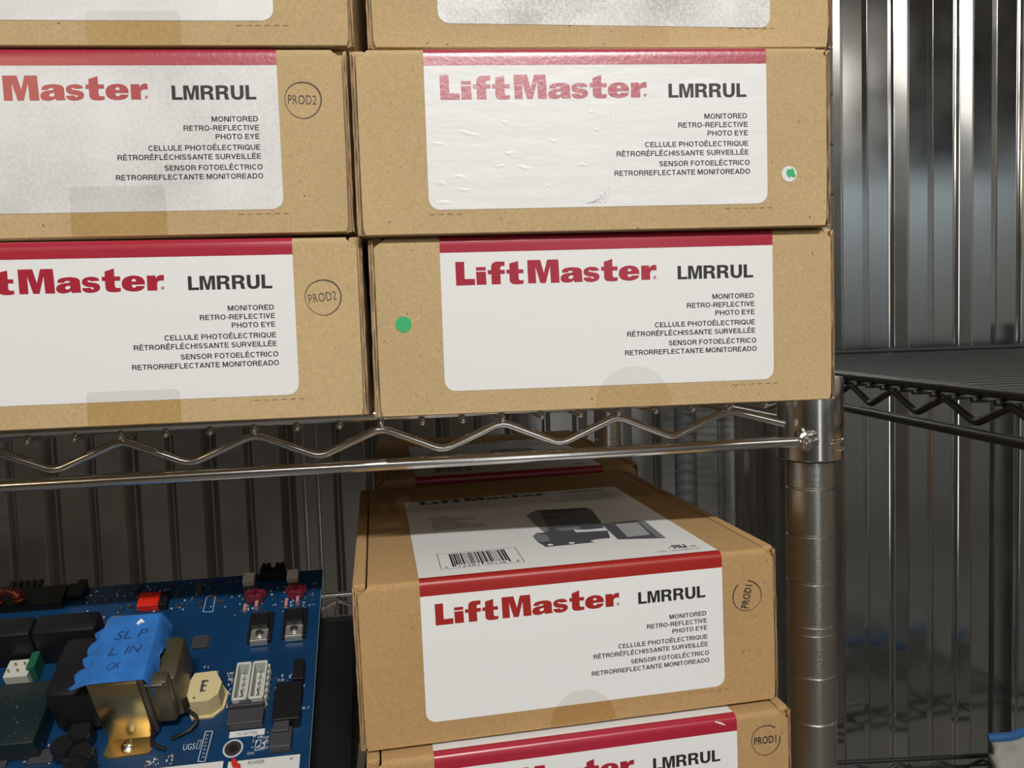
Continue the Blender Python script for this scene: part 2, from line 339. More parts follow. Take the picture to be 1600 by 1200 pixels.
CAPT = [('MONITORED', 141.6, 159.8, 29.1), ('RETRO-REFLECTIVE', 130.5, 160.0, 32.6), ('PHOTO EYE', 142.8, 160.0, 36.05), ('CELLULE PHOTOÉLECTRIQUE', 116.4, 160.1, 40.35),
        ('RÉTRORÉFLÉCHISSANTE SURVEILLÉE', 104.4, 160.2, 43.95), ('SENSOR FOTOELÉCTRICO', 122.2, 160.6, 48.2), ('RETRORREFLECTANTE MONITOREADO', 103.3, 160.7, 51.8)]
def side_layer(u0, u1, y0, ztop, zbot, seed, amp=.35):
    """one board layer with a wavy cut front edge"""
    v = []; f = []; n = 14; rnd = random.Random(seed)
    for i in range(n + 1):
        z = zbot + (ztop - zbot) * i / n; e = rnd.uniform(-amp, amp); g = rnd.uniform(-amp, amp) * .5
        v += [(u0 + g, y0 + e, z), (u1 + g, y0 + e, z), (u1, D - 1, z), (u0, D - 1, z)]
    for i in range(n):
        a = i * 4; b = a + 4
        for k in range(4): f.append((a + k, a + (k + 1) % 4, b + (k + 1) % 4, b + k))
    f.append((3, 2, 1, 0)); e = n * 4; f.append((e, e + 1, e + 2, e + 3))
    return v, f
class Rnd: pass
def carton(label, loc, yaw, roll=0.0, card=kraft, red='upper', dirt=0.0, wrinkle=.15, stamp=None, tape=None, dot=None, lab_skew=0.0, lab_dx=0.0, crease=True, top_print=False, group=None, detail=True, seed=1, bulge=0.0):
    t = thing('cardboard_box', label, 'box', loc, (0, -roll, yaw), group)
    # lid: front flap, rounded fold and top panel in one piece of board
    def lid():
        rows = [(s_of_v(H - .8), .8, W - .8), (s_of_v(H - 3), .2, W - .2), (s_of_v(H * .75), 0, W), (s_of_v(H / 2), 0, W), (s_of_v(H * .25), 0, W), (s_of_v(5), 0, W), (s_of_v(4.1), .1, W - .1), (s_of_v(3.0), 1.5, W - 1.5), (ARC * .8, 3.2, W - 3.2), (ARC * .55, 4.2, W - 4.2), (ARC * .3, 4.2, W - 4.2), (0, 4.2, W - 4.2), (-60, 4.2, W - 4.2), (-140, 4.2, W - 4.2), (RF - D, 4.2, W - 4.2)]
        v, f = strip(rows, 0, 1.5); return v, f, True
    part('lid', 'lid', lid, t, card)
    for side in (0, 1):
        def wall(side=side):
            v = []; f = []
            for (a, b, y, zt) in ((-2.4, -1.6, 1.2, H - 1.0), (-1.4, -.5, .9, H - 1.3)):
                if side: a, b = W - b * .8, W - a * .8
                vv, ff = side_layer(a, b, y, zt, .4, 5 + side * 9 + seed + int(a)); k = len(v); v += vv; f += [[k + i for i in q] for q in ff]
            m = MB(); m.box(*((-2.4, 3.5) if not side else (W - 3.5, W + 2.0)), 3.2, D - 1, H - 3.2, H + .25, c=1.1)
            m.box(*((-.4, 3.0) if not side else (W - 3.0, W + .4)), 2.4, D - 1, .4, H - 3)
            k = len(v); v += m.v; f += [[k + i for i in q] for q in m.f]
            return v, f, True
        part('side_wall', ('wall', side, seed), wall, t, card)
        def edges(side=side):                          # fluting seen on the cut ends of the double side wall
            v = []; f = []
            for q, (a, b, y) in enumerate(((-2.35, -2.1, .75), (-1.8, -1.6, .7), (-1.35, -1.1, .5), (-.75, -.5, .45))):
                if side: a, b = W - b * .8, W - a * .8
                vv, ff = side_layer(a, b, y, H - 2 - q * .4, 1.0, 31 + q + seed + side * 7, .22)
                for i in range(len(vv)):
                    if i % 4 > 1: vv[i] = (vv[i][0], y + 1.2, vv[i][2])
                k = len(v); v += vv; f += [[k + i for i in w] for w in ff]
            return v, f, False
        part('cut_edge', ('edge', side, seed), edges, t, kraft_edge)
    def tray():
        m = MB(); m.box(.6, W - .6, 1.6, D, 0, 1.5); m.box(4, W - 4, D - 1.6, D, 1.5, H - .2)
        # rolled lip of the tray along the bottom of the front flap
        n = 30; v = []; f = []; rnd = random.Random(seed)
        for i in range(n + 1):
            u = .8 + (W - 1.6) * i / n; w = rnd.uniform(-.12, .12)
            for a in range(7):
                an = math.pi * (a / 6) ; v.append((u, .9 - 1.0 * math.sin(an) + w * .4, .75 - .75 * math.cos(an) + w * .25))
        for i in range(n):
            for a in range(6): f.append((i * 7 + a, (i + 1) * 7 + a, (i + 1) * 7 + a + 1, i * 7 + a + 1))
        m.add(v, f); return m.v, m.f, True
    part('tray', ('tray', seed), tray, t, card)
    # sticker: white sheet wrapped over the fold
    pm = paper('label_paper_%d_%d' % (int(dirt * 10), int(wrinkle * 10)), (.79, .788, .78), dirt, wrinkle)
    def lab():
        rr = 4.6; sb = s_of_v(LB); rows = []
        for a in range(7):
            an = a / 6 * math.pi / 2; rows.append((sb - rr + rr * math.cos(an), LX0 + rr - rr * math.sin(an), LX1 - rr + rr * math.sin(an)))
        def sk(u): return lab_skew * (u - LX0) / (LX1 - LX0)
        rows += [(s_of_v(v_), LX0, LX1) for v_ in (50, 35, 20, 8, 4, 2.7)] + [(ARC * .75, LX0, LX1), (ARC * .5, LX0, LX1), (ARC * .25, LX0, LX1), (0, LX0, LX1), (-50, LX0, LX1), (-110, LX0, LX1), (-(LD - RF), LX0, LX1)]
        v, f = strip(rows, .15)
        if lab_skew: v = [(x, y, z - (sk(x) if z < H - 20 else 0)) for x, y, z in v]
        return v, f, True
    lb = part('label', ('lab', lab_skew), lab, t, pm)
    lb.location.x = lab_dx * S
    redm = {'upper': mat('crimson_print', lin((166, 34, 56)), .30, bump=(160, .12, .3), spec=.6), 'worn': mat('sheen_crimson_print', lin((168, 40, 62)), .34, bump=(500, .5, .25), spec=1.0, coat=.6), 'brick': mat('brick_red_print', lin((158, 34, 28)), .38, bump=(160, .12, .3), spec=.5)}[red]  # 'worn' red is tinted pinker and made glossier to carry lamp sheen
    def band():
        v, f = strip([(s_of_v(BAND), LX0, LX1), (s_of_v(4), LX0, LX1), (ARC, LX0, LX1), (ARC * .75, LX0, LX1), (ARC * .5, LX0, LX1), (ARC * .25, LX0, LX1), (0, LX0, LX1), (-1.2, LX0, LX1)], .21); return v, f, True
    part('red_band', 'band', band, lb, redm)
    if detail:
        def logo(): v, f = logo2d(); return on_front(v, 33.0, 117.6, 20.45, 9.7, .22), f, False
        part('logotype', 'logo', logo, lb, redm)
        def model(): v, f = model2d(); return on_front(v, 126.7, 159.6, 20.4, 5.6, .22), f, False
        part('model_number', 'model', model, lb, ink_black)
        def cap():
            V = []; F = []
            for s_, a, b, vb in CAPT:
                v, f = strokes2d(s_); k = len(V); V += on_front(v, a, b, vb, 2.1, .22); F += [[k + i for i in q] for q in f]
            return V, F, False
        part('caption_lettering', 'cap', cap, lb, ink_black)
        def perf():
            m = MB()
            for x0_, x1_ in ((150, 168),) + (((27, 40),) if seed % 2 else ()):
                x = x0_
                while x < x1_: m.box(x, x + 2.2, -.05, .3, H - LB - 2.0, H - LB - 1.6); x += 3.6
            return m.v, m.f, False
        part('perforation', ('perf', seed % 2), perf, t, kraft_edge)['kind'] = 'stuff'
    if red == 'worn' and crease:
        def crease():
            rnd = random.Random(8); V = []; F = []
            def ridge(p0, p1, w, h_, n=8):
                k = len(V); dx, dz = p1[0] - p0[0], p1[1] - p0[1]; L_ = math.hypot(dx, dz); nx, nz_ = -dz / L_, dx / L_
                for i in range(n + 1):
                    t_ = i / n; e = math.sin(math.pi * t_); wob = .35 * math.sin(t_ * 7 + p0[0])
                    cx_, cz_ = p0[0] + dx * t_ + nx * wob, H - p0[1] - dz * t_ + nz_ * wob
                    for q, hh in ((-1, 0), (0, 1), (1, 0)): V.append((cx_ + nx * w * q * e, -.16 - h_ * hh * e, cz_ + nz_ * w * q * e))
                for i in range(n):
                    for q in (0, 1): F.append((k + i * 3 + q, k + (i + 1) * 3 + q, k + (i + 1) * 3 + q + 1, k + i * 3 + q + 1))
            for p in (((37.5, 33), (50, 34.6)), ((28, 37), (35, 38.6)), ((57, 29.6), (60.5, 29.4)), ((58, 42), (62.5, 41.8)), ((76, 37), (80, 37.2)), ((53, 47), (59, 47.2)), ((63, 47.6), (69, 48)), ((87, 47.4), (93, 46.8)), ((36, 51), (43, 51.2)), ((29, 53), (35.5, 54.4)), ((38, 56.6), (45, 56.2)), ((73, 55.8), (77.5, 55.4)), ((28, 60.6), (38, 62)), ((93, 26), (96, 25.6)), ((95, 33), (98, 32.8))):
                ridge((p[0][0], p[0][1]), (p[1][0], p[1][1]), .9, .17)
            ridge((101.6, 9), (101.2, 62), .8, .14, 20); ridge((104.0, 9), (103.4, 62), .8, .10, 20)
            return V, F, True
        part('crease', 'crease', crease, lb, pm)['kind'] = 'stuff'
        def smudge():
            rnd = random.Random(5); V = []; F = []
            for i in range(130):
                a = rnd.random(); x_ = 92 + 9 * a + rnd.uniform(-.3, .3); v_ = 62.6 - rnd.random() * 6.5 * a ** 1.5; r_ = rnd.uniform(.07, .22); k = len(V)
                V += [(x_ - r_, -.19, H - v_), (x_, -.19, H - v_ - r_), (x_ + r_, -.19, H - v_), (x_, -.19, H - v_ + r_)]; F.append((k, k + 1, k + 2, k + 3))
            return V, F, False
        part('scuff_speck', 'smudge', smudge, lb, ink_light)['kind'] = 'stuff'
    if stamp:
        txt, su, sv, ang, sm = stamp
        def st():
            n = 40; V = []; F = []
            g0, g1 = (.0, 1.0) if sm is stamp_ink else (.04, .93)
            for i in range(n + 1):
                a = 2 * math.pi * (g0 + (g1 - g0) * i / n) + .6; r0 = 7.0 + .12 * math.sin(3 * a); wd = .42 + .18 * math.sin(a + 1)
                V += [(r0 * math.cos(a), r0 * math.sin(a)), ((r0 + wd) * math.cos(a), (r0 + wd) * math.sin(a))]
            F += [(2 * i, 2 * i + 1, 2 * i + 3, 2 * i + 2) for i in range(n)]
            v, f = text2d(txt, .0 if sm is stamp_ink else .02, 1.05); k = len(V)
            V += [(-5.9 + 11.3 * a, -1.6 + 3.6 * b) for a, b in v]; F += [[k + i for i in q] for q in f]
            ca, sa = math.cos(ang), math.sin(ang)
            return [(su + x * ca - y * sa, -.12, H - sv + x * sa + y * ca) for x, y in V], F, False
        part('ink_stamp', ('stamp', su, sv), st, t, sm)
    if tape:
        kind, a, b, c = tape
        def tp():
            zc = H - LB - (lab_skew or 0) * .55
            if kind == 'round':
                pts = [(a + c * math.cos(math.pi * i / 40), max(H - b + c * math.sin(math.pi * i / 40), .1)) for i in range(41)]
            else:
                pts = [(b, .1), (b, H - c - 1.5), (b - .6, H - c - .4), (b - 1.5, H - c), (a + 1.5, H - c), (a + .6, H - c - .4), (a, H - c - 1.5), (a, .1)]
            def cut(P_, up):
                out = []
                for i in range(len(P_)):
                    p, q = P_[i], P_[(i + 1) % len(P_)]; pi_ = (p[1] >= zc) == up
                    if pi_: out.append(p)
                    if (p[1] - zc) * (q[1] - zc) < 0:
                        t_ = (zc - p[1]) / (q[1] - p[1]); out.append((p[0] + (q[0] - p[0]) * t_, zc))
                return out
            A_, B_ = cut(pts, True), cut(pts, False)
            return [(x, -.3, z) for x, z in A_ + B_], [tuple(range(len(A_)))[::-1], tuple(range(len(A_), len(A_) + len(B_)))[::-1]], False
        o = part('tape_seal', ('tape', kind, a, b, c), tp, t, TAPE)
        if len(o.data.materials) < 2: o.data.materials.append(TAPE_KRAFT); o.data.polygons[1].material_index = 1
    if dot:
        du, dv, worn = dot
        def dt():
            n = 24; V = [(du + 3.3 * math.cos(2 * math.pi * i / n), -.2, H - dv + 3.3 * math.sin(2 * math.pi * i / n)) for i in range(n)]
            return V, [tuple(range(n))[::-1]], False
        o = part('round_sticker', ('dot', du, worn), dt, t, mat('torn_sticker_paper', (.72, .74, .70), .6) if worn else green_dot)
        if worn:
            def gr():
                rnd = random.Random(3); n = 16
                V = [(du + .8 + rnd.uniform(1.0, 2.7) * math.cos(2 * math.pi * i / n), -.28, H - dv + .3 + rnd.uniform(1.2, 2.8) * math.sin(2 * math.pi * i / n)) for i in range(n)]
                V.append((du + .6, -.28, H - dv)); return V, [(i, n, (i + 1) % n) for i in range(n)], False
            part('green_remnant', ('gr', du), gr, o, green_dot)
        elif not worn: o['label'] = 'bright green round sticker'
    if top_print: print_top(lb)
    return t
def tape_mat(nm, col):
    m = bpy.data.materials.new(nm); m.use_nodes = True; N = m.node_tree.nodes; L = m.node_tree.links
    for n in list(N):
        if n.type == 'BSDF_PRINCIPLED': N.remove(n)
    out = [n for n in N if n.type == 'OUTPUT_MATERIAL'][0]
    tr = N.new('ShaderNodeBsdfTransparent'); tr.inputs[0].default_value = (*col, 1)
    gl = N.new('ShaderNodeBsdfGlossy'); gl.inputs['Roughness'].default_value = .25; gl.inputs[0].default_value = (.9, .9, .9, 1)
    mx = N.new('ShaderNodeMixShader'); mx.inputs[0].default_value = .05; L.new(tr.outputs[0], mx.inputs[1]); L.new(gl.outputs[0], mx.inputs[2]); L.new(mx.outputs[0], out.inputs[0])
    return m
TAPE = tape_mat('clear_tape', (.958, .955, .94))
TAPE_KRAFT = tape_mat('clear_tape_on_board', (.95, .91, .80))     # adhesive wets the bare board and deepens its tone

def print_top(lb):
    """what is printed on the top of the sticker: logotype, captions, bar code and picture of the product"""
    v, f = logo2d(); mesh_obj('top_logotype', on_top(v, 36.0, 118.5, 156.4, 10, .2), f, ink_dark, lb)
    v, f = model2d(); mesh_obj('top_model_number', on_top(v, 130, 160, 157.6, 5.2, .2), f, ink_grey, lb)
    m = MB(); rnd = random.Random(4)
    def line(x0, x1, y, h, mb):
        x = x0
        while x < x1:
            w = rnd.uniform(.7, 1.6); mb.add([(x, y, H + .2), (min(x + w, x1), y, H + .2), (min(x + w, x1), y + h, H + .2), (x, y + h, H + .2)], [(0, 1, 2, 3)]); x += w + .35
    for k, (x0, x1) in enumerate(((38, 51), (40, 62), (40, 66), (40, 55), (40, 60), (40, 68), (40, 70))): line(x0, x1, 117 - k * 4.7, 1.7, m)
    for k, (x0, x1) in enumerate(((128, 160), (126, 160), (130, 160), (122, 160))): line(x0, x1, 150 - k * 5.5, 1.6, m)
    m.build('small_print', ink_grey, lb)['kind'] = 'stuff'
    # bar code in its frame
    m = MB()
    def rect(x0, x1, y0, y1, mb, z=.2): mb.add([(x0, y0, H + z), (x1, y0, H + z), (x1, y1, H + z), (x0, y1, H + z)], [(0, 1, 2, 3)])
    for q in ((37.6, 76.8, 13.9, 14.2), (37.6, 76.8, 39.9, 40.2), (37.6, 37.9, 13.9, 40.2), (76.5, 76.8, 13.9, 40.2)): rect(*q, m)
    x = 43.2; rnd = random.Random(12)
    while x < 71.4:
        w = rnd.choice((.3, .3, .6, .9)); y0 = 16.6 if (x < 45 or x > 69.6 or 56.6 < x < 57.8) else 19.2
        rect(x, x + w, y0, 38.2, m); x += w + rnd.choice((.3, .3, .6))
    for tx, a, b in (('0', 39.6, 41.0), ('12381', 46.2, 55.6), ('49128', 58.6, 68.4), ('8', 73.4, 74.6)):
        v, f = text2d(tx, 0.0); m.add(on_top(v, a, b, 15.2, 2.9, .2), f)
    m.build('bar_code', ink_black, lb)
    m = MB()
    v, f = text2d('c', 0.01); m.add(on_top(v, 147.6, 148.9, 13.6, 2.4, .2), f)
    for g, x0 in (([[(0,0),(.22,0),(.45,.42),(.6,.42),(.6,0),(.82,0),(.82,1),(.2,1),(.02,.86),(.02,.58),(.22,.46)], [(.3,.62),(.6,.62),(.6,.82),(.3,.82)]], 149.8), ([[(0,1),(.25,1),(.25,.25),(.55,.25),(.55,1),(.8,1),(.8,0),(0,0)]], 153.6)):
        v, f = fill(g); m.add([(x0 + a * 4.2, 12.8 + b * 5.6, H + .2) for a, b in v], f)
    v, f = text2d('us', 0.01); m.add(on_top(v, 158.4, 161.6, 13.2, 2.8, .2), f)
    v, f = text2d('P/N: 132C2663-1G', 0.0); m.add(on_top(v, 140.8, 161.6, 9.0, 1.9, .2), f)
    m.build('approval_mark', ink_black, lb)
    pic = MB()
    def poly(pts, mi, z): 
        v, f = fill([pts]); pic.add([(a, b, H + z) for a, b in v], f, mi)
    poly([(95.4,105.8),(103.1,115.9),(133.2,112.5),(135.0,106),(132.0,76.7),(129.5,62.0),(119.8,61.7),(113,64),(113,58),(129.7,56.1),(126.7,41.4),(118.4,41.1),(116.4,36.0),(91.6,35.4),(89.8,44.9),(89.4,57.6),(93.0,64.0),(97,63)], 0, .20)
    poly([(95.4,105.8),(103.1,115.9),(104.5,108),(102,82),(100,66),(97,63),(95.5,84)], 1, .21)
    poly([(103.1,115.9),(133.2,112.5),(134.8,107),(120,103),(106,104)], 2, .21)
    poly([(104,70),(118,70),(117,64),(106,63)], 1, .21)
    poly([(89.4,57.6),(93,62),(97,58),(96.5,46),(90.5,45)], 1, .22)
    poly([(97,57),(129,55.5),(126.7,43),(99,45)], 3, .205)
    poly([(104,98),(112,98),(112,90),(104,90)], 2, .22)
    for cx in (94.6, 105.6, 117.2): poly([(cx + 1.5 * math.cos(a * math.pi / 6), 38.6 + 1.7 * math.sin(a * math.pi / 6)) for a in range(12)], 4, .22)
    poly([(130.5,72.0),(151.4,72.2),(155.1,69.4),(153.2,32.0),(129.6,37.4),(130.1,51.0)], 3, .20)
    poly([(151.4,72.2),(155.1,69.4),(153.2,32.0),(149.6,34)], 1, .21)
    poly([(136.6,68.6),(151.6,68.4),(149.2,39.8),(134.2,38.6)], 0, .21)
    poly([(137.5,67.6),(150.4,67.4),(148.0,41.0),(135.6,40)], 5, .22)
    pic.build('product_picture', [ink_grey, ink_mid, ink_dark, ink_grey, mat('white_print', (.8, .8, .78), .5), ink_light], lb)

def base(x, y, zt): return (x, y, zt - H)
R3y = 328.6
carton('open-fronted cardboard box cut off by the top of the photo, right stack, greyish soiled label', base(-2.2, 333.4, 193.0), -.0627, dirt=.75, wrinkle=.3, lab_skew=1.6, tape=('round', 106.7, 74.1 - 1, 17.6), seed=2)
carton('middle cardboard box of the right stack, faded pinkish lettering, torn green dot near right edge', base(-9.3, 325.0, 115.6), -.0735, red='worn', wrinkle=.75, dot=(177.6, 52.2, True), seed=3)
carton('lowest cardboard box of the right stack, round green dot left of its label', base(-5.4, 328.6, 41.4), -.071, dot=(10.8, 35.8, False), tape=('round', 106.7, 74.1 - 1, 16.6), seed=4)
carton('cardboard box at the upper left, only its bottom strip in the photo', base(-205.4, 343.0, 192.6), -.0618, dirt=.2, lab_dx=-3.6, tape=('rect', 92.4, 128.6, 60.6), seed=5)
carton('middle cardboard box of the left stack, orange glare on its logo, faint round stamp', base(-208.8, 343.9, 118.2), -.0618, red='worn', crease=False, dirt=.35, stamp=('PROD2', 177.9, 20.8, -.03, stamp_ink), tape=('rect', 85.0, 122.0, 54.0), seed=6)
carton('cardboard box lowest in the left stack on the shelf, clear round stamp right of label', base(-206.4, 337.4, 42.4), -.03, stamp=('PROD2', 179.6, 24.7, .12, stamp_ink), tape=('rect', 85.2, 121.2, 60.0), seed=7)
FZ = -107.2
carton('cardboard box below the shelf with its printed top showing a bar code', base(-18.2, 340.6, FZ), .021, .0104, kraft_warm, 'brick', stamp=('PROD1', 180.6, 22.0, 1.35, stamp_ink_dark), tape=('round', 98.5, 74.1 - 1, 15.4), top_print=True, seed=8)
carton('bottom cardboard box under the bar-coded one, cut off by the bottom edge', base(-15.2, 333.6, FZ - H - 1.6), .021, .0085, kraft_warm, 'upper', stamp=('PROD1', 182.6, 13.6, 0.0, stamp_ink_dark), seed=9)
q_ = [o for o in bpy.data.objects if o.name.startswith('cardboard_box') and 'bottom cardboard' in o.get('label', '')][0]
m = MB(); m.add([(157.5, -.25, H - .9), (160.5, -.26, H - 1.9), (162.8, -.26, H - 3.6), (162.0, -.26, H - 3.5), (159.6, -.26, H - 2.6), (157.3, -.25, H - 1.5)], [(0, 5, 4, 3, 2, 1)]); m.build('torn_fleck', mat('torn_sticker_paper', (.72, .74, .70), .6), q_)
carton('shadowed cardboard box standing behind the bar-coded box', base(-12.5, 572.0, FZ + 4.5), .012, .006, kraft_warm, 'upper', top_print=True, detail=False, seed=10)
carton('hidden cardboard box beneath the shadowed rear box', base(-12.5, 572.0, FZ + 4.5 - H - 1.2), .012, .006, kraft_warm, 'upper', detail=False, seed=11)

for k_ in range(4):  # unseen boxes added to block light and keep the gap between stacks dark
    for x_ in (-12.0, -213.0, -414.0):
        carton('hidden rear-row cardboard box, %s layer, behind the %s stack' % (('bottom', 'second', 'third', 'top')[k_], 'right' if x_ > -100 else 'left' if x_ > -300 else 'far left'), base(x_, 566.0, 41.4 + k_ * 75.2), -.02, detail=False, group='rear row of boxes on the upper shelf', seed=12)
# ------------------------------------------------------------------ corrugated walls
def corrugated(name, y0, xs, ribs, seams, zlo, zhi, metal, valley=False):
    """profile along x: flat pans, raised crests (towards -y) and shallow grooves half way between"""
    pr = [(xs[0], 0.0)]
    ev = sorted([(r, 'c') for r in ribs] + [(r, 'g') for r in seams['g']] + [(r, 'l') for r in seams.get('l', [])])
    for x, k in ev:
        if not (xs[0] + 14 < x < xs[1] - 14): continue
        if valley and k == 'c': pr += [(x - 11.5, 0), (x - 10.5, -.6), (x - 1.2, -13.5), (x + 1.2, -13.5), (x + 10.5, -.6), (x + 11.5, 0)]
        elif valley and k == 'g': pr += [(x - 6.5, 0), (x - 5.8, -.4), (x - .8, -7.5), (x + .8, -7.5), (x + 5.8, -.4), (x + 6.5, 0)]
        elif k == 'c': pr += [(x - 16.4, 0), (x - 15.4, .15), (x - 14.0, .6), (x - 12.6, 1.4), (x - 11.4, 3.1), (x - 10.2, 4.2), (x - 8.8, 4.75), (x - 7.9, 4.9), (x + 7.9, 7.35), (x + 8.6, 7.3), (x + 9.8, 6.9), (x + 11.0, 6.1), (x + 12.3, 3.6), (x + 13.6, 1.6), (x + 15.0, .6), (x + 16.4, 0)]
        elif k == 'g': pr += [(x - 4.8, 0), (x - 4.4, -.4), (x + 4.4, -1.15), (x + 4.8, 0)]
        else: pr += [(x - 3, 0), (x - 2, 1.2), (x, 1.5), (x + 2, 1.2), (x + 3, 0)]
    pr.append((xs[1], 0.0))
    v = []; f = []
    for x, h in pr: v += [(x, y0 - h, zlo), (x, y0 - h, zhi)]
    for i in range(len(pr) - 1): f.append((2 * i, 2 * i + 2, 2 * i + 3, 2 * i + 1))
    o = mesh_obj(name, v, f, metal, None, False); o['kind'] = 'structure'
    md = o.modifiers.new('thickness', 'SOLIDIFY'); md.thickness = .001; md.offset = -1
    return o
ZF = -1250
cr = [-1053.4, -953.4, -853.4, -753.4, -653.4, -553.4, -453.4, -352.5, -251.8, -149.4, -33.3, 66.7, 166.7, 266.7, 334, 434]
gr = [-1003, -903, -803, -703, -603, -502.6, -402, -302, -200.5, -82.6, 16.7, 116.7, 216.7, 383.2, 484]
corrugated('wall_back', 1110, (-1150, 505), cr, {'g': gr, 'l': [-127, -109]}, ZF, 1500, sheet_metal('dull_galvanised_sheet', (.42, .415, .40), .34), True)
cr2 = [609.7 + 100 * k for k in range(9)]; gr2 = [659 + 100 * k for k in range(9)]
corrugated('wall_right', 1015, (548, 1450), cr2, {'g': gr2}, ZF, 1500, galv)
m = MB(); pr = [(505, 1110), (512, 1094), (518, 1090), (522, 1080), (527, 1062), (531, 1058), (534, 1046), (538, 1036), (540, 1018), (548, 1015)]
for i in range(len(pr) - 1):
    (a, b), (c, d) = pr[i], pr[i + 1]; m.add([(a, b, ZF), (c, d, ZF), (c, d, 1500), (a, b, 1500)], [(0, 1, 2, 3)])
o = m.build('trim_1', galv, None, True); o['kind'] = 'structure'
m = MB(); m.add([(-3500, -3200, ZF), (4800, -3200, ZF), (4800, 1200, ZF), (-3500, 1200, ZF)], [(0, 1, 2, 3)])
o = m.build('floor', floor_m); o['kind'] = 'structure'
def slab(name, a, b, m_):
    q = MB(); q.box(a[0], b[0], a[1], b[1], a[2], b[2]); o_ = q.build(name, m_); o_['kind'] = 'structure'; return o_
slab('ceiling', (-3500, -3200, 1800), (4800, 1200, 1840), mat('ceiling_boards', (.16, .13, .10), .8))
slab('wall_left', (-3540, -3200, ZF), (-3500, 1200, 1800), mat('plywood_lining', (.55, .36, .20), .7))
slab('wall_front', (-3500, -2660, ZF), (2349, -2610, 1800), mat('pale_wall_panel', (.30, .28, .25), .7))
slab('wall_side', (4400, -3200, -250), (4440, 1200, 1800), mat('pale_side_panel', (.62, .60, .57), .7))
slab('trim_2', (4385, -3200, ZF), (4440, 1200, -251), MATS['plywood_lining'])
slab('door_1', (2350, -2640, ZF), (4300, -2600, 900), mat('pale_door_panel', (.60, .63, .64), .6))

# ------------------------------------------------------------------ wire racks
def zigzag(x0, period, n0, n1, zlo, zhi, y, r, mb, ends=(None, None), axis='x', fx=None):
    """bent truss wire: troughs at x0 + k*period, peaks half a period later, each bend rounded"""
    key = []
    for k in range(n0, n1 + 1):
        key.append((x0 + k * period, zlo)); key.append((x0 + (k + .5) * period, zhi))
    if ends[0] is not None: key = [ends[0]] + key
    if ends[1] is not None: key = key + [ends[1]]
    pts = []
    for i, (a, z) in enumerate(key):
        if 0 < i < len(key) - 1:
            (pa, pz), (na, nz_) = key[i - 1], key[i + 1]
            def lerp(p, q, d):
                L_ = math.hypot(q[0] - p[0], q[1] - p[1]); return (p[0] + (q[0] - p[0]) * d / L_, p[1] + (q[1] - p[1]) * d / L_)
            A = lerp((a, z), (pa, pz), 4.5); B = lerp((a, z), (na, nz_), 4.5)
            for t_ in (0, .25, .5, .75, 1):
                q = [(1 - t_) ** 2 * A[j] + 2 * t_ * (1 - t_) * (a, z)[j] + t_ ** 2 * B[j] for j in (0, 1)]; pts.append(q)
        else: pts.append((a, z))
    mb.tube([fx(a, z) for a, z in pts], r, 10)

def post_mesh(zlo, zhi, z0, r=12.7):
    prof = [(r - .6, zlo)]; z = z0 - 25.4 * int((z0 - zlo) / 25.4); k = -int((z0 - zlo) / 25.4)
    g = []
    while z < zhi:
        if z > zlo + 4:
            g.append(z)
            if (k + 3) % 8 == 0: g[-1] = z + 2.2; g.append(z - 2.2)
        z += 25.4; k += 1
    for q in sorted(g): prof += [(r, q - .9), (r - .55, q - .35), (r - .55, q + .35), (r, q + .9)]
    prof.append((r, zhi)); return prof

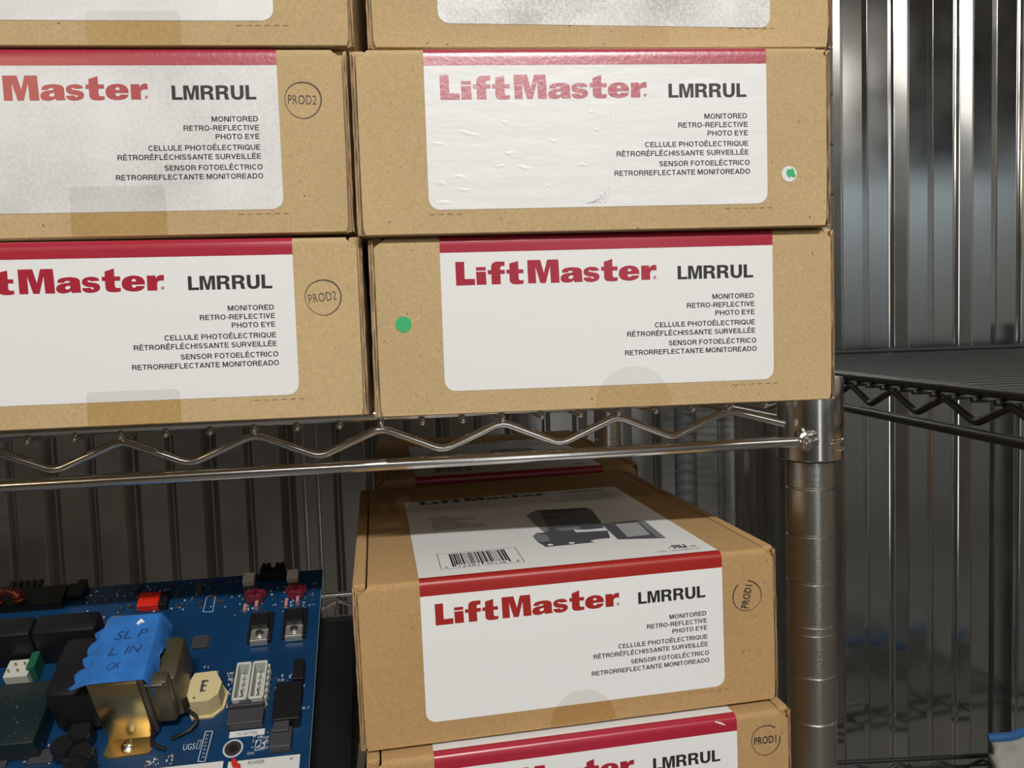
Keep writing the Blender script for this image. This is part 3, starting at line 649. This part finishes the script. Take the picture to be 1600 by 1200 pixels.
rack = thing('wire_shelving_rack', 'chrome wire shelving rack with ribbed round post, carrying the labelled boxes', 'shelving rack', (0, 0, ZF))
PX, PY0, PY1, PXL = 219.8, 389.3, 796.0, -680.0
def rz(z): return z - ZF
for (x, y) in ((PX, PY0), (PX, PY1), (PXL, PY0), (PXL, PY1)):
    m = MB(); m.lathe([(a, rz(b)) for a, b in post_mesh(ZF, 700, -86.2)], x, y); m.build('post', chrome_dull, rack, True)
YF = 377.2; YB = 808.2; RP = 58.16; RX0 = -151.8
for (zt, lv) in ((-36.0, 0), (-260.5, 1)):        # z of the top rod's centre
    zb = zt - 24.1; ztr = zt - 18.3; zpk = zt - 6.3
    for (y, sy) in ((YF, 1), (YB, -1)):
        m = MB(); m.tube([(PXL + 12, y, rz(zt)), (PX - 12, y, rz(zt))], 2.95, 12); m.build('top_rod', chrome, rack, True)
        m = MB(); m.tube([(PXL + 12, y, rz(zb)), (PX - 11, y, rz(zb))], 2.95, 14); m.build('bottom_rod', chrome, rack, True)
        m = MB(); zigzag(RX0, RP, -8, 5, ztr - .3, zpk, y, 2.0, m, ends=((PXL + 20, zpk - 4), (198.5, zt - 14.5)), fx=lambda a, z, y=y: (a, y, rz(z))); m.build('truss_wire', chrome, rack, True)
    for (x, sx) in ((PX, 1), (PXL, -1)):
        m = MB(); m.tube([(x, PY0 + 14, rz(zt)), (x, PY1 - 14, rz(zt))], 2.95, 10); m.build('top_rod', chrome, rack, True)
        m = MB(); m.tube([(x, PY0 + 14, rz(zb + 6)), (x, PY1 - 14, rz(zb + 6))], 2.95, 10); m.build('bottom_rod', chrome, rack, True)
        m = MB(); zigzag(PY0 + 40, RP, 0, 5, ztr + 6, zpk, x, 2.0, m, ends=((PY0 + 16, zpk), (PY1 - 16, zpk)), fx=lambda a, z, x=x: (x - 3, a, rz(z))); m.build('truss_wire', chrome, rack, True)
    # surface wires run front to back beneath the raised front rod
    wm = None; sp = RP / 3; k0 = int((PXL + 20 - RX0) / sp); k1 = int((PX - 16 - RX0) / sp)
    for k in range(k0, k1 + 1):
        x = RX0 + RP / 2 + k * sp
        if x > PX - 14: continue
        if wm is None:
            m = MB(); m.tube([(0, YF - 3.9, -4.3), (0, YF - 3.7, -4.3), (0, YF - 3.2, -4.3), (0, YB + 3.2, -4.3), (0, YB + 3.9, -4.3)], [.4, 1.2, 1.6, 1.6, .5], 10); o = m.build('surface_wire', chrome, rack, True); wm = o.data; o.location = (x * S, 0, rz(zt) * S)
        else: inst('surface_wire', wm, rack, (x, 0, rz(zt)))
    for y in (520, 665):
        m = MB(); m.tube([(PXL, y, rz(zt - 8)), (PX, y, rz(zt - 8))], 2.6, 8); m.build('cross_rod', chrome, rack, True)
    # tapered corner collars with a weld bead where each rod meets them
    for (x, y) in ((PX, PY0), (PX, PY1), (PXL, PY0), (PXL, PY1)):
        m = MB(); z0 = zt - 35.2; z1 = zt + 8.2
        m.lathe([(13.0, rz(z0 + 1)), (14.4, rz(z0)), (16.4, rz(z0 + .1)), (16.9, rz(z0 + .7)), (16.8, rz(z0 + 8)), (16.8, rz(z1 - 1.4)), (16.5, rz(z1)), (15.4, rz(z1 + .1)), (13.2, rz(z1 - .6))], x, y, 64)
        cl = m.build('collar', chrome, rack, True)
        m = MB(); m.lathe([(12.75, rz(z0 - .9)), (14.6, rz(z0 - .8)), (14.6, rz(z0 + .6)), (12.75, rz(z0 + .6))], x, y, 40); m.build('sleeve', mat('black_plastic', (.012, .012, .013), .45), cl, True)
        if y == PY0:
            sgn = -1 if x == PX else 1
            bm = bmesh.new(); bmesh.ops.create_icosphere(bm, subdivisions=4, radius=1)
            V = []
            for q in bm.verts:
                c = q.co; w = 1 + .28 * mn.noise(c * 2.1 + Vector((3, 1, 7))) + .14 * mn.noise(c * 6)
                V.append((x + sgn * 9.0 + c.x * 6.4 * w, y - 13.2 + c.y * 4.4 * w, rz(zb + .6) + c.z * 5.2 * w + (1.6 if c.x * sgn > .5 else 0)))
            bm.verts.index_update(); F = [[q.index for q in f_.verts] for f_ in bm.faces]; bm.free()
            mesh_obj('weld_bead', V, F, mat('weld_metal', (.72, .72, .69), .22, 1.0, bump=(900, .5, .4)), cl, True)
        if lv == 0 and x == PX and y == PY0:
            # raised marks cast into the collar
            m = MB(); rnd = random.Random(2)
            for row, (za, n_) in enumerate(((zt - 24.5, 9), (zt - 29.0, 8))):
                for i in range(n_):
                    a = math.radians(-78 + i * 6.4); h_ = rnd.uniform(.8, 1.5)
                    for dz in (-h_ * .7, h_ * .3):
                        px, py = x + 17.0 * math.cos(a), y + 17.0 * math.sin(a); w_ = rnd.uniform(.35, .8)
                        tx, ty = -math.sin(a) * w_, math.cos(a) * w_
                        m.tube([(px - tx, py - ty, rz(za + dz)), (px + tx, py + ty, rz(za + dz + rnd.uniform(-.5, .5)))], .35, 6)
            for i in range(6):
                a = math.radians(-14 + (i % 2) * 6); za = zt - 4 - i * 3.3
                m.tube([(x + 17 * math.cos(a), y + 17 * math.sin(a), rz(za)), (x + 17 * math.cos(a + .1), y + 17 * math.sin(a + .1), rz(za - 2.6))], .4, 6)
            m.build('cast_mark', chrome, cl, True)

# black rack along the right-hand side, its surface wires seen almost edge on
BW = -.1244
brack = thing('wire_shelving_rack', 'black coated wire shelving rack at the right, empty at eye level', 'shelving rack', (320, 500, ZF), (0, 0, BW))
# local frame: y' runs along the rack's length (towards the wall), x' across it
BY0, BY1, BXW = -420, 492, 600
for (zt, lv) in ((-37.3, 0), (-600.0, 1)):
    zb = zt - 23.2; ztr = zt - 17.5; zpk = zt - 6
    y_off = (484.7 - 500) / math.cos(BW)
    for x in (0, BXW):
        m = MB(); m.tube([(x, BY0, rz(zt)), (x, BY1, rz(zt))], 3.1, 12); m.build('top_rod', black_epoxy, brack, True)
        m = MB(); m.tube([(x, BY0, rz(zb)), (x, BY1, rz(zb))], 3.1, 12); m.build('bottom_rod', black_epoxy, brack, True)
        m = MB(); zigzag(-15.5, -57.4, -7, 6, ztr, zpk, x, 2.2, m, fx=lambda a, z, x=x: (x, a, rz(z))); m.build('truss_wire', black_epoxy, brack, True)
    for y in (BY0, BY1):
        m = MB(); m.tube([(0, y, rz(zt)), (BXW, y, rz(zt))], 3.1, 12); m.build('top_rod', black_epoxy, brack, True)
        m = MB(); m.tube([(0, y, rz(zb)), (BXW, y, rz(zb))], 3.1, 12); m.build('bottom_rod', black_epoxy, brack, True)
        m = MB(); zigzag(30, 57.4, 0, 8, ztr, zpk, y, 2.2, m, fx=lambda a, z, y=y: (a, y, rz(z))); m.build('truss_wire', black_epoxy, brack, True)
    wm = None; k = 0; y = BY1 - 14
    while y > BY0 + 10:
        if wm is None:
            m = MB(); m.tube([(-5.0, 0, -4.6), (BXW + 5, 0, -4.6)], 1.7, 8); o = m.build('surface_wire', black_epoxy, brack, True); wm = o.data; o.location = (0, y * S, rz(zt) * S)
        else: inst('surface_wire', wm, brack, (0, y, rz(zt)))
        y -= 57.4 / 3; k += 1
    for x in (150, 300, 450):
        m = MB(); m.tube([(x, BY0, rz(zt - 8.5)), (x, BY1, rz(zt - 8.5))], 2.6, 8); m.build('cross_rod', black_epoxy, brack, True)
for (x, y) in ((-2, BY1 + 2), (BXW, BY1), (BXW, BY0), (0, BY0)):
    m = MB(); m.lathe([(a, rz(b)) for a, b in post_mesh(ZF, -8, -86.2)], x, y); m.build('post', mat('black_post', (.10, .105, .11), .35), brack, True)

# ------------------------------------------------------------------ blue circuit board leaning back at 60 degrees
AB = math.radians(60)
pcb = thing('circuit_board', 'blue circuit board propped at a slant, crowded with parts, left of the bar-coded box', 'circuit board', (-49.5, 507.4, -146.3))
pcb.matrix_world = Matrix.Translation(Vector((-49.5, 507.4, -146.3)) * S) @ Matrix(((1, 0, 0), (0, math.sin(AB), -math.cos(AB)), (0, math.cos(AB), math.sin(AB)))).to_4x4()
BLU = mat('blue_solder_mask', (.0015, .034, .10), .40, noise=(30, .25), coat=.15)
BLK = mat('black_moulding', (.009, .009, .010), .45, bump=(300, .1, .2), spec=.3)
DGR = mat('dark_grey_moulding', (.045, .042, .048), .5)
WHT = mat('ivory_nylon', (.52, .53, .47), .5); CRM = mat('cream_plastic', (.60, .50, .26), .55)
SIL = mat('silkscreen_white', (.45, .50, .55), .7); TIN = mat('tinned_metal', (.62, .60, .57), .25, 1.0)
BRS = mat('zinc_plated_bracket', (.62, .47, .22), .28, 1.0, noise=(40, .3)); REDP = mat('red_plastic', (.62, .02, .008), .4)
CU_ = mat('copper_wire', (.75, .22, .12), .3, 1.0); MAR = mat('maroon_coating', (.16, .015, .03), .45)
TAPEB = mat('blue_masking_tape', (.018, .145, .46), .8, noise=(120, .2), bump=(90, .5, 1.2)); PENM = mat('pen_ink', (.01, .025, .09), .7)
BST = mat('white_sticker', (.62, .62, .60), .5); TAN = mat('tan_chip', (.42, .27, .10), .5)
bpart = lambda mb, name, m, par=None, sm=False: mb.build(name, m, par or pcb, sm)
m = MB(); m.box(-250, 0, -152, 0, -1.6, 0); bpart(m, 'board', BLU)
m = MB(); m.box(-.15, .15, -152, 0, -1.5, -.1); m.box(-250, 0, -.1, .15, -1.5, -.1); bpart(m, 'board_edge', mat('fibreglass_edge', (.25, .35, .30), .6))
# transformer
tr = MB(); tr.box(-100, -76, -106.5, -66, 2, 44.0, c=.8); T = bpart(tr, 'transformer', mat('laminated_steel', (.10, .085, .065), .4, .6), None, True)
m = MB()                                       # bracket wrapped over the core: front leg, foot and rounded top edge
m.box(-100.6, -78.4, -108.0, -106.7, 1.4, 44.8, c=.3); m.box(-100.4, -78.4, -108, -65, 44.4, 45.2, c=.3)
m.prism([(-100.5, -107.5), (-78.6, -107.5), (-78.2, -110.0), (-79.4, -111.4), (-79.3, -113.6), (-77.9, -115), (-79.5, -117), (-98.5, -117.6), (-101, -115.6)], .05, 1.5)
m.box(-102, -100.6, -106, -67, 8, 45, c=.3)
bpart(m, 'bracket', BRS, T, True)
m = MB(); m.tube([(-90.2, -112.3, 1.4), (-90.2, -112.3, 2.4), (-90.2, -112.3, 3.3)], [3.1, 3.1, 1.8], 20); m.box(-92, -88.4, -112.6, -112.0, 3.2, 3.5); m.box(-90.5, -89.9, -114.1, -110.5, 3.2, 3.5); bpart(m, 'screw', TIN, T, True)
m = MB(); m.box(-76.2, -63, -101, -72, 3, 36, c=5); m.box(-77, -66, -105.5, -98, 8, 40, c=2); bpart(m, 'winding', mat('wound_coil_wrap', (.12, .10, .06), .35, .5), T, True)
m = MB(); m.box(-126, -101.5, -103, -66, 3, 34, c=5); bpart(m, 'winding', BLK, T, True)  # plain black block filling the space left of the transformer core
m = MB(); m.box(-76.6, -68, -106.4, -105.2, 38.8, 40.4, c=.5); bpart(m, 'clip', TIN, T, True)
# tape over its top, torn left edge and folded down at the right
rnd = random.Random(5); V = []; F = []; n = 18
left = [-101, -103, -104, -107.5, -106.6, -105, -107.4, -108.4, -108, -107.2, -108.6, -108.2, -106.5, -108.4, -110, -109.2, -108.4, -110.8, -109]
for i in range(n + 1):
    y = -66 + (-106.8 + 66) * i / n
    row = [(left[i], y, 41.5 + rnd.uniform(-.8, .8)), (-101.2, y, 45.4), (-93, y, 45.55 + rnd.uniform(0, .15)), (-84, y, 45.55), (-76.0, y, 45.5), (-75.2, y, 44.8), (-73.4 + rnd.uniform(-.5, .5), y, 40), (-72.6 + rnd.uniform(-.5, .9), y, 35 - 5 * math.sin(i * .5))]
    V += row
for i in range(n):
    for k in range(7): F.append((i * 8 + k, (i + 1) * 8 + k, (i + 1) * 8 + k + 1, i * 8 + k + 1))
tp = mesh_obj('masking_tape', V, F, TAPEB, T, True)
m = MB()
for txt, x0, x1, y0, cp in (('SL P', -95, -80.5, -81.5, 5.0), ('L. IN', -95.5, -81.5, -91, 4.6), ('OK', -94.5, -88.5, -100, 4.4)):
    v, f = text2d(txt, -.012); m.add([(x0 + a * (x1 - x0) + b * 1.0, y0 + b * cp + a * .7, 45.85) for a, b in v], f)
bpart(m, 'handwriting', PENM, tp)
m = MB(); m.tube([(-86, -72.5, 45.8), (-84, -71, 46.6), (-82.6, -72.0, 46.2)], [.8, 1.3, .5], 8); bpart(m, 'paint_blob', mat('white_blob', (.8, .8, .78), .5), tp, True)
# cream choke
m = MB(); oc = [(-61.5, -80.5), (-50.2, -80.0), (-45.8, -88), (-45.4, -94), (-50, -99.4), (-60.5, -100), (-66, -92)]
m.prism([(a, b) for a, b in ((-62.5, -79.5), (-49.8, -79.5), (-45.2, -86), (-46.2, -95), (-51.5, -100), (-62, -100), (-66.3, -91))], 0, 1.4)
m.prism([(-61.5, -81), (-50.8, -80.6), (-46.6, -88), (-47.4, -95), (-52, -98.8), (-61.2, -98.8), (-64.8, -90.4)], 1.4, 13.5)
ck = bpart(m, 'choke', CRM); m = MB()
for q in ((-57, -55.6, -93, -86), (-57, -53.6, -87.2, -86), (-57, -54, -90, -89), (-57, -54.2, -93, -92)): m.box(q[0], q[1], q[2], q[3], 13.5, 13.62)
m.box(-59.8, -58.6, -96.8, -95.8, 13.5, 13.62); bpart(m, 'printed_mark', ink_grey, ck)
# white two row connector
for x0 in (-41.0, -32.6):
    m = MB(); m.box(x0, x0 + 7.9, -98, -74.5, 0, 2, c=.3); m.box(x0, x0 + 1.2, -98, -74.5, 2, 11, c=.4); m.box(x0 + 6.7, x0 + 7.9, -98, -74.5, 2, 11, c=.4)
    m.box(x0, x0 + 7.9, -98, -96.6, 2, 11, c=.4); m.box(x0, x0 + 7.9, -75.9, -74.5, 2, 11, c=.4)
    for k in range(6): m.box(x0 + 7.9, x0 + 8.9, -96.5 + k * 3.9, -94.6 + k * 3.9, 1, 8)
    cn = bpart(m, 'white_connector', WHT)
    m = MB()
    for k in range(6): m.box(x0 + 3.6, x0 + 4.3, -94.8 + k * 3.6, -94.1 + k * 3.6, 2, 8.5)
    bpart(m, 'pin', TIN, cn)
m = MB(); m.box(-42.6, -24.6, -108.6, -98.8, 0, 6, c=.4); m.box(-42.6, -24.6, -100.4, -98.8, 6, 9, c=.3); m.box(-37, -31, -99.6, -97.6, 6, 10, c=.3); bpart(m, 'socket', DGR)
m = MB(); m.box(-41.4, -23.8, -112.6, -109.2, 0, .3); o = bpart(m, 'printed_strip', BST); m = MB(); v, f = text2d('DC BATTERY', 0); m.add([(-37.5 + 10.5 * a, -111.8 + 1.5 * b, .36) for a, b in v], f); bpart(m, 'printed_mark', ink_grey, o)
m = MB(); m.box(-19.2, -5.6, -110.6, -88, 0, 8.5, c=.5)
for k in range(3): m.box(-19.6, -15.6, -106 + k * 5.6, -103.6 + k * 5.6, 5, 8.8)
bpart(m, 'terminal_block', BLK)
m = MB(); m.box(-19.9, -9.2, -124.0, -113.2, 0, 6, c=.4); m.box(-18.6, -10.6, -116.6, -110.8, 0, 8, c=.4); bpart(m, 'terminal_block', DGR)
m = MB(); m.box(-11.2, -5.6, -86, -73, 0, 7.5, c=.4); m.box(-9.2, -7.4, -83, -76, 7.5, 7.9); bpart(m, 'pin_header', BLK)
# mounting hole
m = MB(); ring = [(5.0, .02), (5.0, .16), (4.3, .18), (4.3, .03)]; m.lathe(ring, -38.6, -118.6, 28); bpart(m, 'mounting_ring', SIL, None, True)
m = MB(); m.lathe([(4.1, .04), (4.1, .2), (2.2, .22), (2.2, .05)], -38.6, -118.6, 28); bpart(m, 'mounting_ring', TIN, None, True)
m = MB(); m.lathe([(2.3, .02), (2.3, .24)], -38.6, -118.6, 20); bpart(m, 'mounting_hole', mat('deep_black', (.003, .003, .003), .9))
# white strips at the bottom edge
m = MB(); m.box(-39.8, -4.8, -140, -125.8, 0, .3); o = bpart(m, 'printed_strip', BST); m = MB(); v, f = text2d('POWER', .01); m.add([(-30 + 8.0 * a, -128.6 + 1.9 * b, .36) for a, b in v], f); v, f = text2d('o', .03); m.add([(-9.6 + 1.4 * a, -128.4 + 1.6 * b, .36) for a, b in v], f); bpart(m, 'printed_mark', ink_grey, o)
m = MB(); m.box(-87, -42.2, -140, -125.0, 0, .3); bpart(m, 'printed_strip', BST)
m = MB(); m.tube([(-36.4, -128.2, 0), (-36.4, -127.4, 3.4), (-36.4, -127.2, 4.4)], [1.3, 1.4, .7], 10); m.tube([(-34.4, -130.2, 0), (-34.4, -129.6, 2.6), (-34.4, -129.4, 3.4)], [1.2, 1.2, .5], 10); bpart(m, 'indicator_lamp', REDP, None, True)
# two power transistors on black pads
for cx, cy in ((-32.8, -45.5), (-13.4, -44.5)):
    m = MB(); m.box(cx - 7, cx + 6.6, cy - 9, cy + 12, 0, 3, c=.4); pad = bpart(m, 'heat_sink', BLK)
    m = MB(); m.box(cx - 4.8, cx + 4.8, cy - 9.6, cy - 1.6, 3, 4.3, c=.2); m.box(cx - 4.8, cx + 4.8, cy - 10.8, cy - 9.4, 1, 4.2); o = bpart(m, 'transistor_tab', mat('tab_metal', (.68, .67, .62), .35, .85), pad)
    m = MB(); m.box(cx - 4.7, cx + 4.7, cy - 1.8, cy + 7, 3, 7.4, c=.4); bpart(m, 'transistor_body', BLK, pad)
    m = MB()
    for dx in (-2.5, 0, 2.5): m.tube([(cx + dx, cy + 6.6, 5), (cx + dx, cy + 10.5, 5), (cx + dx, cy + 11.5, .5)], .5, 6)
    m.tube([(cx, cy - 5.3, 4.2), (cx, cy - 5.3, 5.2), (cx, cy - 5.3, 5.9)], [2.6, 2.4, .9], 14); bpart(m, 'screw', TIN, pad, True)
for cx in (-44.4, -17.8):
    m = MB(); m.box(cx - 3.4, cx + 3.6, -9.6, -2.4, 0, 5, c=.6); o = bpart(m, 'small_connector', WHT)
    m = MB()
    for dx in (-2, 0, 2): m.tube([(cx + dx, -9.5, 1), (cx + dx, -13, .6)], .35, 5)
    bpart(m, 'pin', TIN, o)
m = MB(); m.box(-38, -22.6, -6.6, .6, 0, 5, c=.4)
for dx in (-36, -33.2, -27.6, -24.8): m.box(dx - 1, dx + 1, -1.5, 4.4, 1.2, 5)
m.box(-37.5, -31.5, .5, 2.6, 1, 5); m.box(-29, -23, .5, 2.6, 1, 5); bpart(m, 'pin_header', BLK)
for cx, cy in ((-38.6, -21), (-14.6, -20)):
    m = MB()
    for dx, dy in ((-3.6, 1.5), (0, 3), (3.6, 1), (-2, -2.8), (2, -2.6)):
        m.tube([(cx + dx, cy + dy - 1.0, 4), (cx + dx, cy + dy + 1.0, 4)], 3.0, 14)
    bpart(m, 'varistor', MAR, None, True)
    m = MB(); m.box(cx - 6.4, cx - 4.6, cy - 9, cy - 4, 0, 2); m.box(cx + .4, cx + 2.2, cy - 8, cy - 3.4, 0, 3.5); bpart(m, 'resistor', mat('pale_pink_resistor', (.42, .20, .18), .5))
# red relay cap
m = MB(); m.box(-106.4, -94.4, -23.2, -12.6, 0, 5, c=.4); o = bpart(m, 'red_button_cap', REDP); m = MB(); m.box(-94.3, -89.5, -23.4, -12.4, 0, 5, c=.4); bpart(m, 'button_side', BLK, o)
# coil and black pegs at the top left corner
m = MB(); n = 40; cen = (-180, -12, 7)
pts = [(cen[0] + 6.2 * math.cos(a), cen[1] + 1.0, cen[2] + 6.2 * math.sin(a)) for a in [2 * math.pi * i / 40 for i in range(41)]]
m.tube(pts, 2.1, 10, cap=False); co = bpart(m, 'toroid_coil', BLK, None, True)
m = MB()
for i in range(34):
    a = 2 * math.pi * i / 34; q = [(cen[0] + (6.2 + 2.4 * math.cos(b)) * math.cos(a), cen[1] + 1.0 + 2.4 * math.sin(b), cen[2] + (6.2 + 2.4 * math.cos(b)) * math.sin(a)) for b in [2 * math.pi * j / 12 for j in range(13)]]
    m.tube(q, .42, 5, cap=False)
bpart(m, 'copper_winding', CU_, co, True)
for k in range(5):
    m = MB(); x = -184.6 + k * 3.9; m.box(x, x + 2.6, -4, 5.6, 2, 4.6, c=.4); bpart(m, 'cooling_fin', BLK)
m = MB(); m.box(-186, -150, -16, -1, 0, 5, c=.5); m.box(-150, -140, -10, .5, 0, 4, c=.5); m.box(-146, -141, 0, 3.4, 0, 4, c=.5); bpart(m, 'fin_base', BLK)
# bulky black relay blocks
for x0, x1 in ((-205, -176.5), (-176, -149), (-148.5, -116)):
    m = MB(); m.box(x0, x1, -56, -42.5, 0, 26, c=2.2); bpart(m, 'relay', BLK, None, True)
m = MB(); m.box(-162, -150, -69, -58, 0, 9, c=.5); o = bpart(m, 'small_connector', WHT); m = MB(); m.box(-151, -147, -66, -55, 0, 11); bpart(m, 'daughter_card', mat('green_board', (.01, .10, .05), .4), o)
m = MB()
for k in range(4): m.box(-160 + k * 2.3, -159.3 + k * 2.3, -66.5 + (k % 2) * 4, -65.6 + (k % 2) * 4, 9, 11)
bpart(m, 'pin', mat('gold_pin', (.5, .4, .1), .3, 1.0), o)
m = MB(); m.box(-192, -131, -113, -77, 0, 14, c=1); pb = bpart(m, 'daughter_box', mat('dark_teal_board', (.008, .018, .020), .3), None, True)
m = MB(); rnd = random.Random(9)
for k in range(46):
    x = rnd.uniform(-180, -133); y = rnd.uniform(-111, -79); r_ = rnd.uniform(.25, .5); m.tube([(x, y, 14), (x + rnd.uniform(-.6, 1.6), y + rnd.uniform(-.3, .3), 14.8)], r_, 6)
o = bpart(m, 'solder_joint', TIN, pb, True); o['kind'] = 'stuff'
for (x, y, h_) in ((-119.5, -112, 9), (-112.5, -106, 11), (-109, -118, 10)):
    m = MB(); m.lathe([(5.2, 0), (5.6, .6), (5.6, h_ - 1), (5.0, h_), (3.0, h_ - .1)], x, y, 24); bpart(m, 'capacitor', mat('black_capacitor', (.012, .012, .014), .18), None, True)
m = MB(); m.tube([(-113, -122, 6), (-104, -127, 6)], 5.6, 20); bpart(m, 'capacitor', mat('black_capacitor', (.012, .012, .014), .18), None, True)
def chip(x0, x1, y0, y1, h_=1.8, legs=6, vert=False):
    m = MB(); m.box(x0, x1, y0, y1, .2, h_, c=.15); o = bpart(m, 'chip', DGR); m = MB()
    for k in range(legs):
        if vert:
            y = y0 + (y1 - y0) * (k + .5) / legs; m.box(x0 - 1, x0, y - .2, y + .2, 0, .5); m.box(x1, x1 + 1, y - .2, y + .2, 0, .5)
        else:
            x = x0 + (x1 - x0) * (k + .5) / legs; m.box(x - .2, x + .2, y0 - 1.1, y0, 0, .5); m.box(x - .2, x + .2, y1, y1 + 1, 0, .5)
    bpart(m, 'chip_leg', TIN, o)
chip(-136, -124.6, -116, -109, legs=8); chip(-70, -61.4, -54.5, -46, legs=6, vert=True); chip(-156, -146, -116, -106, legs=6); chip(-76, -72, -11, -3)
# black leads below the transformer
m = MB(); m.tube([(-68, -97, 4), (-62, -98.5, 6), (-58.5, -101.5, 5), (-58.2, -104.5, 4), (-61, -107.4, 3), (-66, -109.2, 2), (-70, -110, .6)], 1.0, 8); bpart(m, 'lead', BLK, None, True)
m = MB(); m.tube([(-77, -105, 2.5), (-79.2, -109, 3), (-78.4, -112.6, 3), (-75, -114.6, 2.2), (-71.5, -115.6, 1)], 1.0, 8); bpart(m, 'lead', BLK, None, True)
# silkscreen outlines and lettering
m = MB()
def outline(pts, w=.28):
    for i in range(len(pts)):
        a = Vector((*pts[i], 0)); b = Vector((*pts[(i + 1) % len(pts)], 0)); d = (b - a).normalized(); n_ = Vector((-d.y, d.x, 0)) * w / 2
        m.add([(a + n_)[:2] + (.08,), (b + n_)[:2] + (.08,), (b - n_)[:2] + (.08,), (a - n_)[:2] + (.08,)], [(0, 3, 2, 1)])
outline([(-54.8, -123.6), (-51.4, -124), (-50.2, -107.6), (-53.8, -107.2)], .4); outline([(-57, -116.5), (-55.4, -116.6), (-55, -112), (-56.4, -112)]); outline([(-68.6, -27), (-63, -27.6), (-63.2, -16.5), (-66, -14.4), (-68.4, -16)], .35)
outline([(-27.6, -121), (-25.2, -121), (-25.2, -115.4), (-27.6, -115.4)], .35)
for k in range(7): outline([(-53.2, -121.8 + k * 2), (-52.2, -121.8 + k * 2), (-52.2, -121.2 + k * 2), (-53.2, -121.2 + k * 2)], .15)
v, f = text2d('UGS', 0.0); m.add([(-63.4 + 5.8 * a, -116.6 + 3.2 * b, .08) for a, b in v], f)
rnd = random.Random(21)
for (x, y, t_) in ((-24.5, -118, 'R37'), (-24.5, -115, 'D67'), (-24.5, -120.6, 'C22'), (-21, -86, 'R12'), (-17, -85.6, 'D12'), (-12, -79, 'JP1'), (-48, -74, 'C14'), (-47, -77.6, 'R60'), (-56, -72, 'L2'), (-30, -127.4, 'F'), (-6, -12, 'C9'), (-62, -68, 'T1'), (-20, -81, 'R8'), (-31, -123, 'D41'), (-95, -8, 'Q7'), (-5.5, -100, 'K1')):
    v, f = text2d(t_, 0.0); m.add([(x + 3.2 * a, y + 1.5 * b, .08) for a, b in v], f)
o = bpart(m, 'silkscreen', SIL)
# small surface mounted parts, far too many to tell apart
for nm, mt_, cnt, sd in (('tiny_parts', TIN, 90, 1), ('tiny_parts', TAN, 40, 2), ('tiny_parts', mat('pale_chip', (.50, .52, .54), .5), 170, 3)):
    m = MB(); rnd = random.Random(sd); c_ = 0
    zones = [(-140, -52, -26, -3), (-50, -24, -33, -12), (-24, -4, -33, -12), (-48, -44, -96, -70), (-22, -4, -88, -74), (-30, -22, -122, -112), (-150, -120, -122, -106), (-80, -67, -124, -118), (-132, -112, -70, -28)]
    while c_ < cnt:
        z = rnd.choice(zones[:3] * 3 + zones[3:]); x = rnd.uniform(z[0], z[1]); y = rnd.uniform(z[2], z[3]); w_ = rnd.uniform(.5, 1.2); h_ = rnd.uniform(.4, .8)
        if rnd.random() < .5: w_, h_ = h_, w_
        m.box(x, x + w_, y, y + h_, 0, rnd.uniform(.3, .8)); c_ += 1
    o = bpart(m, nm, mt_); o['kind'] = 'stuff'
m = MB(); rnd = random.Random(77)
for k in range(26):
    x = rnd.uniform(-118, -52); y = rnd.uniform(-24, -4); m.box(x, x + rnd.uniform(1.5, 3.2), y, y + rnd.uniform(1.2, 2.4), 0, rnd.uniform(.8, 2.6))
o = bpart(m, 'tiny_parts', DGR); o['kind'] = 'stuff'

# added black wedge under the board; right step stands in for the dark gap
m = MB(); pv = []
for xa, xb, dz in ((-297, -52, 0), (-52, -31, 27)):
    pv = []
    for x in (xa, xb):
        for y, z in ((384, -256.8), (384, -221.5 - dz), (502.5, -152.5 - dz), (512, -152.5 - dz), (512, -256.8)): pv.append(pcb.matrix_world.inverted() @ (Vector((x, y, z)) * S) / S)
    m.add([tuple(q) for q in pv], [(0, 1, 2, 3, 4), (9, 8, 7, 6, 5)] + [(i, (i + 5), ((i + 1) % 5) + 5, (i + 1) % 5) for i in range(5)])
m.build('added_backing_wedge', BLK, pcb)['label'] = 'added black wedge under the blue board, filling the dark gap'

# folded white and blue bag on the lower black shelf
V = []; F = []; nu, nv = 28, 14
for j in range(nv + 1):
    for i in range(nu + 1):
        u = i / nu; w = j / nv; x = 718 + 160 * u + 8 * w; z = -596 + 64 * w + 10 * u * w; y = 800 + 40 * math.sin(w * 1.5) + 9 * mn.noise(Vector((u * 5, w * 4, 1))) + 16 * w * (1 - u)
        V.append((x + 6 * mn.noise(Vector((u * 3, w * 6, 5))), y, z + 4 * mn.noise(Vector((u * 6, 2, 3)))))
for j in range(nv):
    for i in range(nu): F.append((j * (nu + 1) + i, j * (nu + 1) + i + 1, (j + 1) * (nu + 1) + i + 1, (j + 1) * (nu + 1) + i))
bag = thing('storage_bag', 'crumpled pale bag with a blue top edge, lower right corner', 'bag', (0, 0, 0))
o = mesh_obj('bag_body', V, F, mat('pale_fabric', (.46, .45, .41), .7, noise=(30, .12)), bag, True); md = o.modifiers.new('t', 'SOLIDIFY'); md.thickness = .012; md.offset = -1
m = MB(); top = V[nv * (nu + 1):]; m.tube([(x, y + 6, z + 3) for x, y, z in top], 5.5, 10); m.build('blue_trim', mat('blue_fabric', (.03, .16, .42), .6), bag, True)
